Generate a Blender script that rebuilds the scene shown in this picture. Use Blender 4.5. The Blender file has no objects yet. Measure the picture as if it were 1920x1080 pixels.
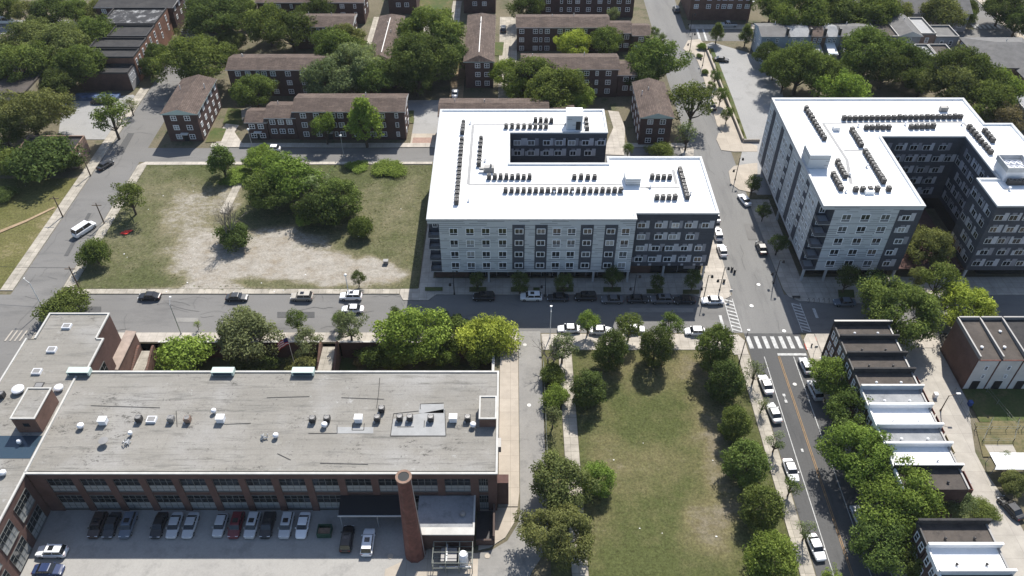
import bpy, math, random
import numpy as np
from mathutils import Vector, noise as mnoise
PI = math.pi
random.seed(7)
SC = bpy.context.scene
COL = SC.collection
FP, PITCH, CAMH = 1508.0, math.radians(42.3), 115.0
CP, SP = math.cos(PITCH), math.sin(PITCH)

def at(px, py, z=0.0):
    """the point of the place at height z that the photograph shows at a pixel"""
    u = (px - 957) / FP; v = (py - 540) / FP
    ry = CP - v * SP; rz = -SP - v * CP
    t = (z - CAMH) / rz
    return u * t, ry * t

def pxm(x, y, z=0.0):
    return FP / (y * CP + (CAMH - z) * SP)

# ---------------------------------------------------------------- materials
def new_mat(name):
    m = bpy.data.materials.new(name); m.use_nodes = True
    nt = m.node_tree; nt.nodes.clear()
    out = nt.nodes.new('ShaderNodeOutputMaterial')
    b = nt.nodes.new('ShaderNodeBsdfPrincipled')
    nt.links.new(b.outputs[0], out.inputs[0])
    return m, nt, b, out

def nd(nt, t, **kw):
    n = nt.nodes.new(t)
    for k, v in kw.items():
        if k == 'i':
            for a, c in v.items(): n.inputs[a].default_value = c
        else: setattr(n, k, v)
    return n

def pos(nt, sx=1, sy=1, sz=1, wall=False):
    g = nd(nt, 'ShaderNodeNewGeometry')
    if wall:      # (x + y, z): runs along any wall that follows the street grid
        s = nd(nt, 'ShaderNodeSeparateXYZ'); nt.links.new(g.outputs['Position'], s.inputs[0])
        a = nd(nt, 'ShaderNodeMath', operation='ADD')
        nt.links.new(s.outputs[0], a.inputs[0]); nt.links.new(s.outputs[1], a.inputs[1])
        c = nd(nt, 'ShaderNodeCombineXYZ')
        nt.links.new(a.outputs[0], c.inputs[0]); nt.links.new(s.outputs[2], c.inputs[1])
        src = c.outputs[0]
    else: src = g.outputs['Position']
    mp = nd(nt, 'ShaderNodeVectorMath', operation='MULTIPLY')
    mp.inputs[1].default_value = (sx, sy, sz)
    nt.links.new(src, mp.inputs[0])
    return mp.outputs[0]

def noi(nt, vec, scale, detail=4, rough=.6):
    n = nd(nt, 'ShaderNodeTexNoise'); n.inputs['Scale'].default_value = scale
    n.inputs['Detail'].default_value = detail; n.inputs['Roughness'].default_value = rough
    nt.links.new(vec, n.inputs['Vector'])
    return n.outputs['Fac']

def ramp(nt, fac, a, b, ca=(0, 0, 0, 1), cb=(1, 1, 1, 1)):
    r = nd(nt, 'ShaderNodeValToRGB')
    r.color_ramp.elements[0].position = a; r.color_ramp.elements[1].position = b
    r.color_ramp.elements[0].color = ca; r.color_ramp.elements[1].color = cb
    nt.links.new(fac, r.inputs[0])
    return r.outputs[0]

def mix(nt, fac, a, b, mode='MIX'):
    m = nd(nt, 'ShaderNodeMix', data_type='RGBA', blend_type=mode)
    for sock, v in ((m.inputs[0], fac), (m.inputs[6], a), (m.inputs[7], b)):
        if isinstance(v, (int, float)): sock.default_value = v
        elif isinstance(v, tuple): sock.default_value = v if len(v) == 4 else (*v, 1)
        else: nt.links.new(v, sock)
    return m.outputs[2]

def c4(c, k=1.0): return (c[0] * k, c[1] * k, c[2] * k, 1)

MAT = {}
def simple(name, col, rough=.8, metal=0.0, var=0.0, scale=1.0, spec=.3):
    m, nt, b, _ = new_mat(name)
    b.inputs['Roughness'].default_value = rough; b.inputs['Metallic'].default_value = metal
    b.inputs['Specular IOR Level'].default_value = spec
    if var:
        f = noi(nt, pos(nt), scale)
        nt.links.new(mix(nt, ramp(nt, f, .3, .7), c4(col, 1 - var), c4(col, 1 + var)), b.inputs['Base Color'])
    else: b.inputs['Base Color'].default_value = c4(col)
    MAT[name] = m
    return m

def patchy(name, cols, scales, rough=.9, stretch=(1, 1, 1), fine=.25, spots=None, bump=0):
    """two base tones in broad patches, fine grain, and optional dark stains"""
    m, nt, b, _ = new_mat(name)
    p = pos(nt, *stretch); q = pos(nt)
    f1 = noi(nt, p, scales[0], 5, .65); f2 = noi(nt, p, scales[1], 4, .7)
    c = mix(nt, ramp(nt, f1, .35, .65), c4(cols[0]), c4(cols[1]))
    if len(cols) > 2: c = mix(nt, ramp(nt, f2, .52, .68), c, c4(cols[2]))
    g = ramp(nt, noi(nt, q, scales[2] if len(scales) > 2 else 6, 3, .7), .2, .8, (1 - fine,) * 3 + (1,), (1 + fine,) * 3 + (1,))
    c = mix(nt, 1.0, c, g, 'MULTIPLY')
    if spots:
        sv = pos(nt, *spots[3]) if len(spots) > 3 else q
        s = ramp(nt, noi(nt, sv, spots[0], 6, .75), spots[1], spots[1] + .06)
        c = mix(nt, s, c, c4(spots[2]))
    nt.links.new(c, b.inputs['Base Color'])
    b.inputs['Roughness'].default_value = rough; b.inputs['Specular IOR Level'].default_value = .2
    if bump:
        bp = nd(nt, 'ShaderNodeBump'); bp.inputs['Strength'].default_value = bump; bp.inputs['Distance'].default_value = .2
        nt.links.new(f2, bp.inputs['Height']); nt.links.new(bp.outputs[0], b.inputs['Normal'])
    MAT[name] = m
    return m

def bricky(name, c1, c2, mortar, w, h, msize, wall=True, swap=False, rough=.9, var=.3, dirt=None, bias=0.0, off=.5):
    m, nt, b, _ = new_mat(name)
    v = pos(nt, wall=wall)
    if swap:
        s = nd(nt, 'ShaderNodeSeparateXYZ'); nt.links.new(v, s.inputs[0])
        k = nd(nt, 'ShaderNodeCombineXYZ'); nt.links.new(s.outputs[1], k.inputs[0]); nt.links.new(s.outputs[0], k.inputs[1])
        v = k.outputs[0]
    t = nd(nt, 'ShaderNodeTexBrick'); t.offset = off
    for k, x in (('Color1', c4(c1)), ('Color2', c4(c2)), ('Mortar', c4(mortar)), ('Scale', 1.0), ('Mortar Size', msize), ('Bias', bias), ('Brick Width', w), ('Row Height', h)):
        t.inputs[k].default_value = x
    nt.links.new(v, t.inputs['Vector'])
    g = ramp(nt, noi(nt, pos(nt), .35, 5, .7), .3, .7, (1 - var,) * 3 + (1,), (1 + var,) * 3 + (1,))
    c = mix(nt, 1.0, t.outputs['Color'], g, 'MULTIPLY')
    if dirt:
        d = ramp(nt, noi(nt, pos(nt, 1.4, 1.4, .5), .8, 5, .7), .55, .75)
        c = mix(nt, d, c, c4(dirt))
    nt.links.new(c, b.inputs['Base Color']); b.inputs['Roughness'].default_value = rough
    b.inputs['Specular IOR Level'].default_value = .2
    MAT[name] = m
    return m

patchy('asphalt', ((.142, .138, .132), (.168, .163, .156), (.125, .122, .118)), (.09, .3, 3), stretch=(.25, 1, 1), fine=.1, spots=(.35, .71, (.095, .093, .09)))
patchy('asphalt_pale', ((.195, .188, .175), (.235, .226, .21), (.17, .165, .155)), (.12, .4, 3), fine=.1, spots=(.4, .7, (.13, .128, .122)))
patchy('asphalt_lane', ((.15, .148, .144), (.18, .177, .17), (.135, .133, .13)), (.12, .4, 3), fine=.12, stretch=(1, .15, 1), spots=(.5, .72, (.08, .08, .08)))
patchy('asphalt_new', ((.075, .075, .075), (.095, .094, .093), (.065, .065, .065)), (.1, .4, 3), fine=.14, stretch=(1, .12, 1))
patchy('lot_asphalt', ((.27, .26, .245), (.31, .30, .28), (.235, .228, .215)), (.1, .3, 3), fine=.1, spots=(.4, .70, (.18, .172, .16)))
patchy('pale_lot', ((.25, .247, .24), (.28, .276, .268), (.225, .222, .215)), (.07, .25, 3), fine=.08)
def slabs(name, c1, c2, joint, size, var=.2):
    bricky(name, c1, c2, joint, size, size, .035, wall=False, var=var, off=0.0)
slabs('concrete', (.34, .31, .27), (.39, .355, .31), (.25, .225, .195), 1.6)
slabs('concrete_warm', (.335, .295, .245), (.37, .325, .27), (.26, .23, .19), 3.2, .12)
slabs('concrete_old', (.29, .265, .225), (.35, .32, .27), (.18, .165, .135), 1.5, .3)
slabs('alley_concrete', (.31, .285, .25), (.345, .32, .28), (.25, .23, .205), 4.0, .15)
simple('kerb_stone', (.33, .31, .28), var=.2, scale=.8)
patchy('soil', ((.095, .085, .055), (.14, .12, .08), (.06, .07, .03)), (.06, .2, 2), fine=.35)
simple('line_white', (.40, .40, .39), var=.3, scale=1.5)
simple('line_yellow', (.30, .19, .09), var=.25, scale=1.2)
simple('brick_paver', (.27, .18, .145), var=.2, scale=2)
patchy('white_roof', ((.80, .80, .79), (.84, .84, .83), (.76, .75, .73)), (.05, .4, 3), fine=.03, rough=.6)
simple('roof_pad', (.28, .28, .28), var=.1)
simple('white_metal', (.7, .7, .7), .45, var=.06)
simple('coping_grey', (.40, .41, .42), .5, var=.08)
bricky('siding_dark', (.066, .071, .085), (.08, .085, .10), (.042, .045, .055), 2.4, .3, .02, var=.15)
def clapboard(name, base, line):
    """long boards: a thin dark gap now here, now there along each course"""
    m, nt, b, _ = new_mat(name)
    v = pos(nt, wall=True); s = nd(nt, 'ShaderNodeSeparateXYZ'); nt.links.new(v, s.inputs[0])
    def mt(op, a, c=None):
        n = nd(nt, 'ShaderNodeMath', operation=op); nt.links.new(a, n.inputs[0])
        if c is not None: n.inputs[1].default_value = c
        return n.outputs[0]
    rows = mt('MULTIPLY', s.outputs[1], 1 / .5); fr = mt('FRACT', rows); fl = mt('FLOOR', rows)
    gap = mt('LESS_THAN', fr, .22)
    cb = nd(nt, 'ShaderNodeCombineXYZ'); nt.links.new(mt('MULTIPLY', s.outputs[0], .22), cb.inputs[0]); nt.links.new(mt('MULTIPLY', fl, 3.7), cb.inputs[1])
    n = nd(nt, 'ShaderNodeTexNoise'); n.inputs['Scale'].default_value = 1.0; n.inputs['Detail'].default_value = 0; nt.links.new(cb.outputs[0], n.inputs['Vector'])
    on = mt('GREATER_THAN', n.outputs['Fac'], .50); k = nd(nt, 'ShaderNodeMath', operation='MULTIPLY'); nt.links.new(gap, k.inputs[0]); nt.links.new(on, k.inputs[1])
    w = nd(nt, 'ShaderNodeTexWhiteNoise', noise_dimensions='1D'); nt.links.new(fl, w.inputs['W'])
    c = mix(nt, w.outputs['Value'], c4(base, .93), c4(base, 1.07))
    nt.links.new(mix(nt, k.outputs[0], c, c4(line)), b.inputs['Base Color']); b.inputs['Roughness'].default_value = .7
    MAT[name] = m
clapboard('siding_light', (.47, .49, .505), (.12, .13, .145))
simple('panel_light', (.44, .44, .47), .6, var=.12, scale=.5)
simple('panel_mid', (.24, .24, .265), .6, var=.12, scale=.5)
simple('window_frame', (.78, .79, .8), .5)
simple('window_frame_dark', (.05, .06, .06), .5)
patchy('dry_yard', ((.11, .10, .05), (.15, .125, .065), (.075, .08, .035)), (.2, .6, 3), fine=.3)
bricky('brick', (.115, .06, .048), (.14, .074, .058), (.14, .1, .08), .5, .16, .03, var=.25)
bricky('brick_dark', (.082, .046, .041), (.10, .056, .049), (.08, .06, .052), .5, .16, .03, var=.25)
bricky('brick_tan', (.2, .13, .1), (.25, .165, .125), (.2, .15, .12), .5, .16, .03, var=.25)
bricky('brick_orange', (.18, .09, .06), (.22, .11, .075), (.2, .12, .09), .5, .16, .03, var=.25)
bricky('brick_factory', (.10, .054, .046), (.122, .065, .055), (.1, .07, .06), .5, .16, .03, var=.2)
for nm, sw in (('shingle_along', False), ('shingle_across', True)):
    bricky(nm, (.078, .058, .049), (.112, .084, .07), (.055, .041, .034), 1.5, .45, .05, wall=False, swap=sw, var=.3, dirt=(.15, .115, .095))
simple('grey_shingle', (.115, .112, .11), var=.2, scale=.6)
patchy('tar_roof', ((.032, .031, .032), (.05, .048, .047), (.028, .028, .029)), (.3, .8, 3), fine=.2, spots=(.5, .7, (.09, .085, .08)))
patchy('tar_brown', ((.06, .052, .046), (.085, .073, .064), (.05, .044, .04)), (.3, .8, 3), fine=.15, spots=(.6, .72, (.04, .036, .033)))
patchy('tar_patched', ((.03, .03, .032), (.05, .05, .052), (.3, .3, .3)), (.3, .35, 3), fine=.2)
patchy('grey_coat', ((.22, .225, .235), (.29, .295, .30), (.18, .185, .19)), (.25, .6, 3), fine=.1, spots=(.5, .7, (.13, .13, .14)))
def factory_roof():
    m, nt, b, _ = new_mat('factory_roof')
    q = pos(nt)
    c = mix(nt, ramp(nt, noi(nt, pos(nt, .25, 1, 1), .12, 5, .7), .3, .7), (.182, .171, .15), (.242, .229, .205))
    c = mix(nt, ramp(nt, noi(nt, q, .09, 3), .48, .70), c, (.255, .247, .232))
    c = mix(nt, ramp(nt, noi(nt, pos(nt, .10, 1, 1), 1.0, 7, .78), .53, .66), c, (.125, .12, .108))       # streaks along the felt
    def spots(st, sc, lo, cl, c, col):
        sp = nd(nt, 'ShaderNodeMath', operation='MULTIPLY')
        nt.links.new(ramp(nt, noi(nt, pos(nt, *st), sc, 7, .82), lo, lo + .035), sp.inputs[0])
        nt.links.new(ramp(nt, noi(nt, q, cl, 2), .47, .60), sp.inputs[1])
        return mix(nt, sp.outputs[0], c, col)
    c = spots((.5, 1, 1), 1.3, .56, .14, c, (.085, .08, .072)); c = spots((1, .5, 1), 2.1, .585, .2, c, (.09, .085, .078)); c = spots((.7, 1, 1), .8, .60, .11, c, (.30, .295, .28))
    w = nd(nt, 'ShaderNodeTexBrick'); w.offset = .3
    for k, x in (('Color1', (1, 1, 1, 1)), ('Color2', (.94, .94, .94, 1)), ('Mortar', (.86, .855, .84, 1)), ('Scale', 1.), ('Mortar Size', .04), ('Brick Width', 11.), ('Row Height', 1.0)): w.inputs[k].default_value = x
    nt.links.new(q, w.inputs['Vector'])
    c = mix(nt, 1.0, c, w.outputs['Color'], 'MULTIPLY')
    g = ramp(nt, noi(nt, q, 3, 4, .85), .2, .8, (.82,) * 3 + (1,), (1.18,) * 3 + (1,))
    nt.links.new(mix(nt, 1.0, c, g, 'MULTIPLY'), b.inputs['Base Color']); b.inputs['Roughness'].default_value = .9
    MAT['factory_roof'] = m
factory_roof()
simple('roof_patch', (.27, .272, .27), var=.1, scale=.7)
simple('tar_seam', (.05, .048, .045), var=.3, scale=2)
simple('crack_seal', (.095, .093, .09), var=.3, scale=2)
simple('white_coping', (.42, .41, .385), .7, var=.12, scale=.6)
simple('stucco_white', (.55, .53, .51), var=.1, scale=.5)
simple('stucco_blue', (.30, .35, .40), var=.15, scale=.4)
simple('stucco_grey', (.26, .26, .27), var=.15, scale=.4)
simple('tan_wall', (.38, .33, .23), var=.15, scale=.4)
simple('pale_trim', (.42, .50, .46), .6)
simple('trim_white', (.6, .58, .55), .6)
simple('ac_dark', (.045, .043, .043), .6, var=.2, scale=3)
simple('ac_grey', (.22, .215, .21), .5, .2)
simple('ac_white', (.66, .67, .70), .5)
simple('steel', (.38, .39, .40), .45, .4)
simple('steel_dark', (.03, .03, .032), .5, .3)
simple('lamp_white', (.7, .7, .68), .4)
simple('wood_pole', (.12, .085, .06), var=.3, scale=2)
simple('wood_fence', (.2, .14, .1), var=.3, scale=1.5)
simple('fence_red', (.14, .04, .035), var=.25, scale=1.5)
simple('fence_metal', (.16, .17, .15), .6)
simple('rust_red', (.125, .052, .042), var=.3, scale=1)
simple('black_awning', (.008, .009, .012), .75)
simple('dark_opening', (.012, .013, .015), .6)
simple('tarp_blue', (.06, .09, .16), .6, var=.6, scale=.8)
simple('tarp_red', (.5, .03, .02), .7, var=.2)
simple('tile_red', (.35, .06, .04), .8)
simple('bin_green', (.02, .06, .04), .6)
simple('bin_blue', (.03, .07, .22), .6)
simple('flag_red', (.45, .02, .03), .8); simple('flag_white', (.75, .75, .75), .8); simple('flag_blue', (.02, .03, .14), .8)
simple('tyre', (.012, .012, .012), .8); simple('hub', (.3, .3, .31), .4, .6)
simple('head_lens', (.75, .77, .8), .15); simple('tail_lens', (.3, .01, .01), .2)
simple('trampoline_black', (.02, .02, .024), .35)
simple('porch_roof', (.27, .215, .18), var=.2, scale=.8)
simple('stone_white', (.5, .49, .46), var=.2, scale=1)
def glassy(name, col, rough=.12, var=0):
    m, nt, b, _ = new_mat(name)
    if var:   # blinds and curtains behind some panes
        oi = nd(nt, 'ShaderNodeObjectInfo'); a = nd(nt, 'ShaderNodeMath', operation='GREATER_THAN'); a.inputs[1].default_value = .62
        nt.links.new(oi.outputs['Random'], a.inputs[0])
        a2 = nd(nt, 'ShaderNodeMath', operation='GREATER_THAN'); a2.inputs[1].default_value = .86; nt.links.new(oi.outputs['Random'], a2.inputs[0])
        nt.links.new(mix(nt, a2.outputs[0], mix(nt, a.outputs[0], c4(col), (.10, .105, .11)), (.30, .30, .29)), b.inputs['Base Color'])
    else: b.inputs['Base Color'].default_value = c4(col)
    b.inputs['Roughness'].default_value = rough; b.inputs['Specular IOR Level'].default_value = .6
    MAT[name] = m
glassy('glass', (.02, .024, .028), .1, 1)
glassy('glass_dark', (.015, .018, .02), .12)
glassy('glass_blind', (.27, .275, .27), .35)
simple('sash_steel', (.13, .135, .13), .5)
glassy('car_glass', (.012, .014, .017), .06)
glassy('skylight_glass', (.03, .05, .07), .1)
def tinted(name, rough, coat):
    m, nt, b, _ = new_mat(name)
    oi = nd(nt, 'ShaderNodeObjectInfo'); nt.links.new(oi.outputs['Color'], b.inputs['Base Color'])
    b.inputs['Roughness'].default_value = rough; b.inputs['Coat Weight'].default_value = coat; b.inputs['Coat Roughness'].default_value = .04
    MAT[name] = m
tinted('car_paint', .4, .35)
def foliage():
    m = bpy.data.materials.new('foliage'); m.use_nodes = True
    nt = m.node_tree; nt.nodes.clear()
    out = nd(nt, 'ShaderNodeOutputMaterial')
    oi = nd(nt, 'ShaderNodeObjectInfo'); at_ = nd(nt, 'ShaderNodeAttribute'); at_.attribute_name = 'tone'
    hs = nd(nt, 'ShaderNodeHueSaturation')
    hv = nd(nt, 'ShaderNodeMapRange'); hv.inputs[1].default_value = .4; hv.inputs[2].default_value = 1.6; hv.inputs[3].default_value = .508; hv.inputs[4].default_value = .487
    nt.links.new(at_.outputs['Fac'], hv.inputs[0]); nt.links.new(hv.outputs[0], hs.inputs['Hue'])
    nt.links.new(at_.outputs['Fac'], hs.inputs['Value']); nt.links.new(oi.outputs['Color'], hs.inputs['Color'])
    d = nd(nt, 'ShaderNodeBsdfDiffuse'); t = nd(nt, 'ShaderNodeBsdfTranslucent'); mx = nd(nt, 'ShaderNodeMixShader')
    nt.links.new(hs.outputs[0], d.inputs[0])
    nt.links.new(mix(nt, 1.0, hs.outputs[0], (1.15, 1.15, .7), 'MULTIPLY'), t.inputs[0])
    mx.inputs[0].default_value = .35
    nt.links.new(d.outputs[0], mx.inputs[1]); nt.links.new(t.outputs[0], mx.inputs[2])
    nt.links.new(mx.outputs[0], out.inputs[0])
    MAT['foliage'] = m
foliage()
simple('bark', (.075, .058, .043), var=.3, scale=3); simple('bark_dead', (.17, .15, .125), var=.25, scale=3)
def turf(name, green, dry, bare, gscale=1.0):
    """grass that turns dry, then bare, where the ground's own 'dry' value is high"""
    m, nt, b, _ = new_mat(name)
    a = nd(nt, 'ShaderNodeAttribute'); a.attribute_name = 'dry'
    q = pos(nt)
    n1 = noi(nt, q, .22 * gscale, 6, .72); n2 = noi(nt, q, 1.3, 5, .75)
    def shifted(amount, n):
        s = nd(nt, 'ShaderNodeMath', operation='MULTIPLY_ADD'); s.inputs[1].default_value = amount
        nt.links.new(n, s.inputs[0]); nt.links.new(a.outputs['Fac'], s.inputs[2]); return s.outputs[0]
    v = shifted(.9, n1)
    g = mix(nt, ramp(nt, n2, .3, .7), c4(green, .72), c4(green, 1.22))
    dcol = mix(nt, ramp(nt, n2, .3, .7), c4(dry, .78), c4(dry, 1.2))
    c = mix(nt, ramp(nt, v, .55, .98), g, dcol)
    n3 = noi(nt, pos(nt, .6, 1, 1), .6, 8, .8); u = shifted(1.5, n3); hf = nd(nt, 'ShaderNodeMath', operation='MULTIPLY'); hf.inputs[1].default_value = .5; nt.links.new(u, hf.inputs[0]); u = hf.outputs[0]
    c = mix(nt, ramp(nt, u, .60, .82), c, mix(nt, ramp(nt, n1, .40, .60), mix(nt, ramp(nt, n3, .38, .62), c4((bare[0] * 1.02, bare[1] * .93, bare[2] * .80), .72), c4(bare, .98)), mix(nt, ramp(nt, n3, .38, .62), c4(bare, .85), c4(bare, 1.12))))
    f = ramp(nt, noi(nt, q, 2.6, 6, .85), .25, .75, (.52,) * 3 + (1,), (1.48,) * 3 + (1,))
    nt.links.new(mix(nt, 1.0, c, f, 'MULTIPLY'), b.inputs['Base Color']); b.inputs['Roughness'].default_value = 1; b.inputs['Specular IOR Level'].default_value = .05
    MAT[name] = m
turf('lawn', (.068, .077, .029), (.125, .111, .057), (.165, .145, .105))
turf('wild_lot', (.073, .08, .036), (.15, .135, .085), (.285, .265, .232))
turf('dry_lawn', (.088, .09, .032), (.125, .115, .05), (.24, .2, .13))
patchy('dry_dirt', ((.26, .19, .12), (.31, .23, .15), (.2, .15, .09)), (.2, .5, 3), fine=.2)
patchy('yard_grass', ((.05, .075, .02), (.09, .09, .035), (.12, .1, .05)), (.15, .4, 3), fine=.3)

# ---------------------------------------------------------------- mesh builder
ORG = {}
class MB:
    def __init__(s): s.v = []; s.f = []; s.m = []
    def poly(s, pts, mi=0):
        n = len(s.v); s.v += [tuple(p) for p in pts]; s.f.append(tuple(range(n, n + len(pts)))); s.m.append(mi)
    def box(s, x0, x1, y0, y1, z0, z1, mi=0, top=None):
        n = len(s.v)
        s.v += [(x, y, z) for z in (z0, z1) for x, y in ((x0, y0), (x1, y0), (x1, y1), (x0, y1))]
        for k, q in enumerate(((0, 3, 2, 1), (4, 5, 6, 7), (0, 1, 5, 4), (1, 2, 6, 5), (2, 3, 7, 6), (3, 0, 4, 7))):
            s.f.append(tuple(n + i for i in q)); s.m.append(top if (k == 1 and top is not None) else mi)
    def prism(s, pts, z0, z1, mi=0, top=None, bottom=True):
        n = len(pts); o = len(s.v)
        s.v += [(x, y, z0) for x, y in pts] + [(x, y, z1) for x, y in pts]
        for i in range(n):
            j = (i + 1) % n; s.f.append((o + i, o + j, o + n + j, o + n + i)); s.m.append(mi)
        s.f.append(tuple(range(o + n, o + 2 * n))); s.m.append(mi if top is None else top)
        if bottom: s.f.append(tuple(range(o + n - 1, o - 1, -1))); s.m.append(mi)
    def tube(s, p0, p1, r0, r1, n=6, mi=0, cap=True):
        a = Vector(p0); b = Vector(p1); d = (b - a).normalized()
        u = d.orthogonal().normalized(); w = d.cross(u); o = len(s.v)
        for c, r in ((a, r0), (b, r1)):
            for k in range(n):
                t = 2 * PI * k / n; s.v.append(tuple(c + u * (r * math.cos(t)) + w * (r * math.sin(t))))
        for k in range(n):
            j = (k + 1) % n; s.f.append((o + k, o + j, o + n + j, o + n + k)); s.m.append(mi)
        if cap:
            s.f.append(tuple(range(o + n, o + 2 * n))); s.m.append(mi)
            s.f.append(tuple(range(o + n - 1, o - 1, -1))); s.m.append(mi)
    def lathe(s, c, prof, n=10, mi=0):
        o = len(s.v); k = len(prof)
        for r, z in prof:
            for i in range(n): s.v.append((c[0] + r * math.cos(2 * PI * i / n), c[1] + r * math.sin(2 * PI * i / n), c[2] + z))
        for j in range(k - 1):
            for i in range(n):
                a = o + j * n + i; b = o + j * n + (i + 1) % n
                s.f.append((a, b, b + n, a + n)); s.m.append(mi)
        s.f.append(tuple(range(o + (k - 1) * n, o + k * n))); s.m.append(mi)
    def mesh(s, name, mats):
        me = bpy.data.meshes.new(name); me.from_pydata(s.v, [], s.f)
        for m in ([mats] if isinstance(mats, str) else mats): me.materials.append(MAT[m])
        me.polygons.foreach_set('material_index', s.m); me.update()
        return me
    def build(s, name, mats, parent=None, local=False):
        return put(name, s.mesh(name, mats), parent, local)

def put(name, me, parent=None, local=False, loc=(0, 0, 0), rz=0):
    """link a mesh; vertices (or loc) are in place coordinates unless local"""
    o = bpy.data.objects.new(name, me); COL.objects.link(o)
    L = Vector(loc)
    if parent is not None:
        o.parent = parent
        if not local: L = L - ORG.get(parent.name, Vector())
        ORG[o.name] = Vector(loc) if not local else Vector()
    else: ORG[o.name] = Vector(loc)
    o.location = L; o.rotation_euler.z = rz
    return o

def tag(o, label, cat, group=None):
    o['label'] = label; o['category'] = cat
    if group: o['group'] = group
    return o
def thing(name, label, cat, loc=(0, 0, 0), rz=0, group=None):
    o = bpy.data.objects.new(name, None); COL.objects.link(o); o.location = loc; o.rotation_euler.z = rz
    o.empty_display_size = .5
    ORG[o.name] = Vector(loc)
    return tag(o, label, cat, group)
def struct(o): o['kind'] = 'structure'; return o
def copy_tree(o, loc, rz=0, scale=None, color=None, parent=None):
    c = o.copy(); COL.objects.link(c)
    if parent is None:
        c.location = loc; c.rotation_euler.z = rz
        if scale: c.scale = scale
    else: c.parent = parent
    if color: c.color = color
    for ch in KIDS.get(o.name, ()): copy_tree(ch, None, color=color, parent=c)
    return c
KIDS = {}
def kid(p, c): KIDS.setdefault(p.name, []).append(c); return c

# ---------------------------------------------------------------- ground, roads, pavements
LAYER = [0.004]
def sheet(name, mat, pts, dz=None):
    LAYER[0] += .004
    z = LAYER[0] if dz is None else dz
    b = MB(); b.poly([(x, y, z) for x, y in pts]); return struct(b.build(name, mat))
def rect(x0, x1, y0, y1): return [(x0, y0), (x1, y0), (x1, y1), (x0, y1)]
SLAB = [.125]
def pavement(name, mat, pts, kerb='kerb_stone'):
    """a raised slab with a kerb band along its rim"""
    SLAB[0] += .003
    b = MB(); b.prism(pts, -.05, SLAB[0], 1, 0, False)
    return struct(b.build(name, (mat, kerb)))
def px(*q): return [at(*p) for p in q]

HX0, HX1, HY0, HY1, HZ = -74.9, -3.2, 93.4, 110.2, -4.0
b = MB()
for r in (rect(-420, 420, HY1, 700), rect(-420, 420, -60, HY0), rect(-420, HX0, HY0, HY1), rect(HX1, 420, HY0, HY1)):
    b.poly([(x, y, 0) for x, y in r])
struct(b.build('ground', 'soil'))
b = MB(); b.poly([(x, y, HZ) for x, y in rect(HX0 - .2, HX1 + .2, HY0 - .2, HY1 + .2)]); struct(b.build('courtyard_ground', 'yard_grass'))

sheet('main_road', 'asphalt', rect(-160, 150, 113, 124.3))
sheet('west_road', 'asphalt', rect(-105.2, -95.2, 30, 330))
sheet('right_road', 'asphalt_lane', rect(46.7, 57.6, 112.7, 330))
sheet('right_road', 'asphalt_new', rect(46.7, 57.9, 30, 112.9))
sheet('upper_road', 'asphalt', rect(-95.5, 47, 174.4, 181))
sheet('corner_apron', 'asphalt', px((300, 152), (345, 150), (330, 190), (318, 215), (262, 282), (255, 283), (290, 215)))
sheet('north_cross_road', 'asphalt', rect(57, 175, 244, 252.4))
sheet('far_road', 'asphalt', rect(152.5, 163, 200, 330))
for i, q in enumerate(((150, 575, 190, 590), (330, 596, 372, 604), (520, 585, 590, 596), (760, 588, 790, 600), (1090, 596, 1120, 604), (1180, 578, 1300, 586))):
    sheet('road_patch', ('asphalt_new', 'asphalt_pale')[i % 2], px((q[0], q[1]), (q[2], q[1]), (q[2], q[3]), (q[0], q[3])))
for q in ((1395, 420, 1412, 450), (1290, 120, 1300, 150)): sheet('road_patch', 'asphalt', px((q[0], q[1]), (q[2], q[1]), (q[2] + 8, q[3]), (q[0] + 8, q[3])))
for q in (((120, 480), (165, 400), (172, 400), (128, 480)), ((215, 290), (240, 250), (252, 250), (230, 290))): sheet('road_patch', 'asphalt_new', px(*q))
sheet('factory_lot', 'lot_asphalt', rect(-75, -14, 40, 72.6))
sheet('lot_apron', 'pale_lot', [(-14, 40), (-6, 40), (-5, 62), (-14, 62)])
sheet('lane', 'asphalt_pale', [(1.6, 113.4), (1.6, 72), (1.2, 70), (-.5, 67), (-3, 65.4), (-7, 64.6), (-7, 40), (0, 40), (1.5, 58), (3.4, 62), (6, 66), (6, 113.4)])
sheet('lot_slab', 'concrete_warm', [(-19.2, 62.2), (-19.2, 50), (-5, 50), (-5, 64.8), (-12, 66)])
sheet('alley', 'alley_concrete', [(76.2, 113.2), (84.1, 113.2), (84.1, 95), (82.4, 90), (80.6, 84), (80.6, 80), (81.6, 74), (82.5, 50), (76.4, 50)])
sheet('upper_lot', 'pale_lot', [(58, 172), (61.4, 182), (61.4, 241), (64.5, 243), (74, 236), (81, 226), (78, 205), (76, 185), (74, 160), (60, 160)])
sheet('side_lot', 'pale_lot', px((118, 192), (250, 178), (262, 190), (200, 262), (150, 262), (110, 250)))
sheet('far_lot', 'pale_lot', px((0, 38), (140, 38), (150, 52), (60, 66), (0, 64)))
sheet('court_paving', 'concrete_warm', [(-26.5, 181.2), (-19, 181.2), (-19, 188), (-26.5, 188)])
sheet('court_drive', 'pale_lot', [(-26.5, 188), (-5, 188), (-5, 206), (-33, 206), (-33, 196), (-26.5, 196)])
sheet('court_bricks', 'brick_paver', [(-26, 183), (-21, 183), (-21, 186), (-26, 186)])
for i, (x0, x1, y0, y1) in enumerate(((-46, -42, 215, 262), (-31, -26, 250, 275), (-3.5, 2, 205, 262), (-20, -17, 250, 275))):
    sheet('court_path', 'concrete_old', rect(x0, x1, y0, y1))
sheet('red_clay_path', 'dry_dirt', rect(-17.5, -13.6, 207, 232))
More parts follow.
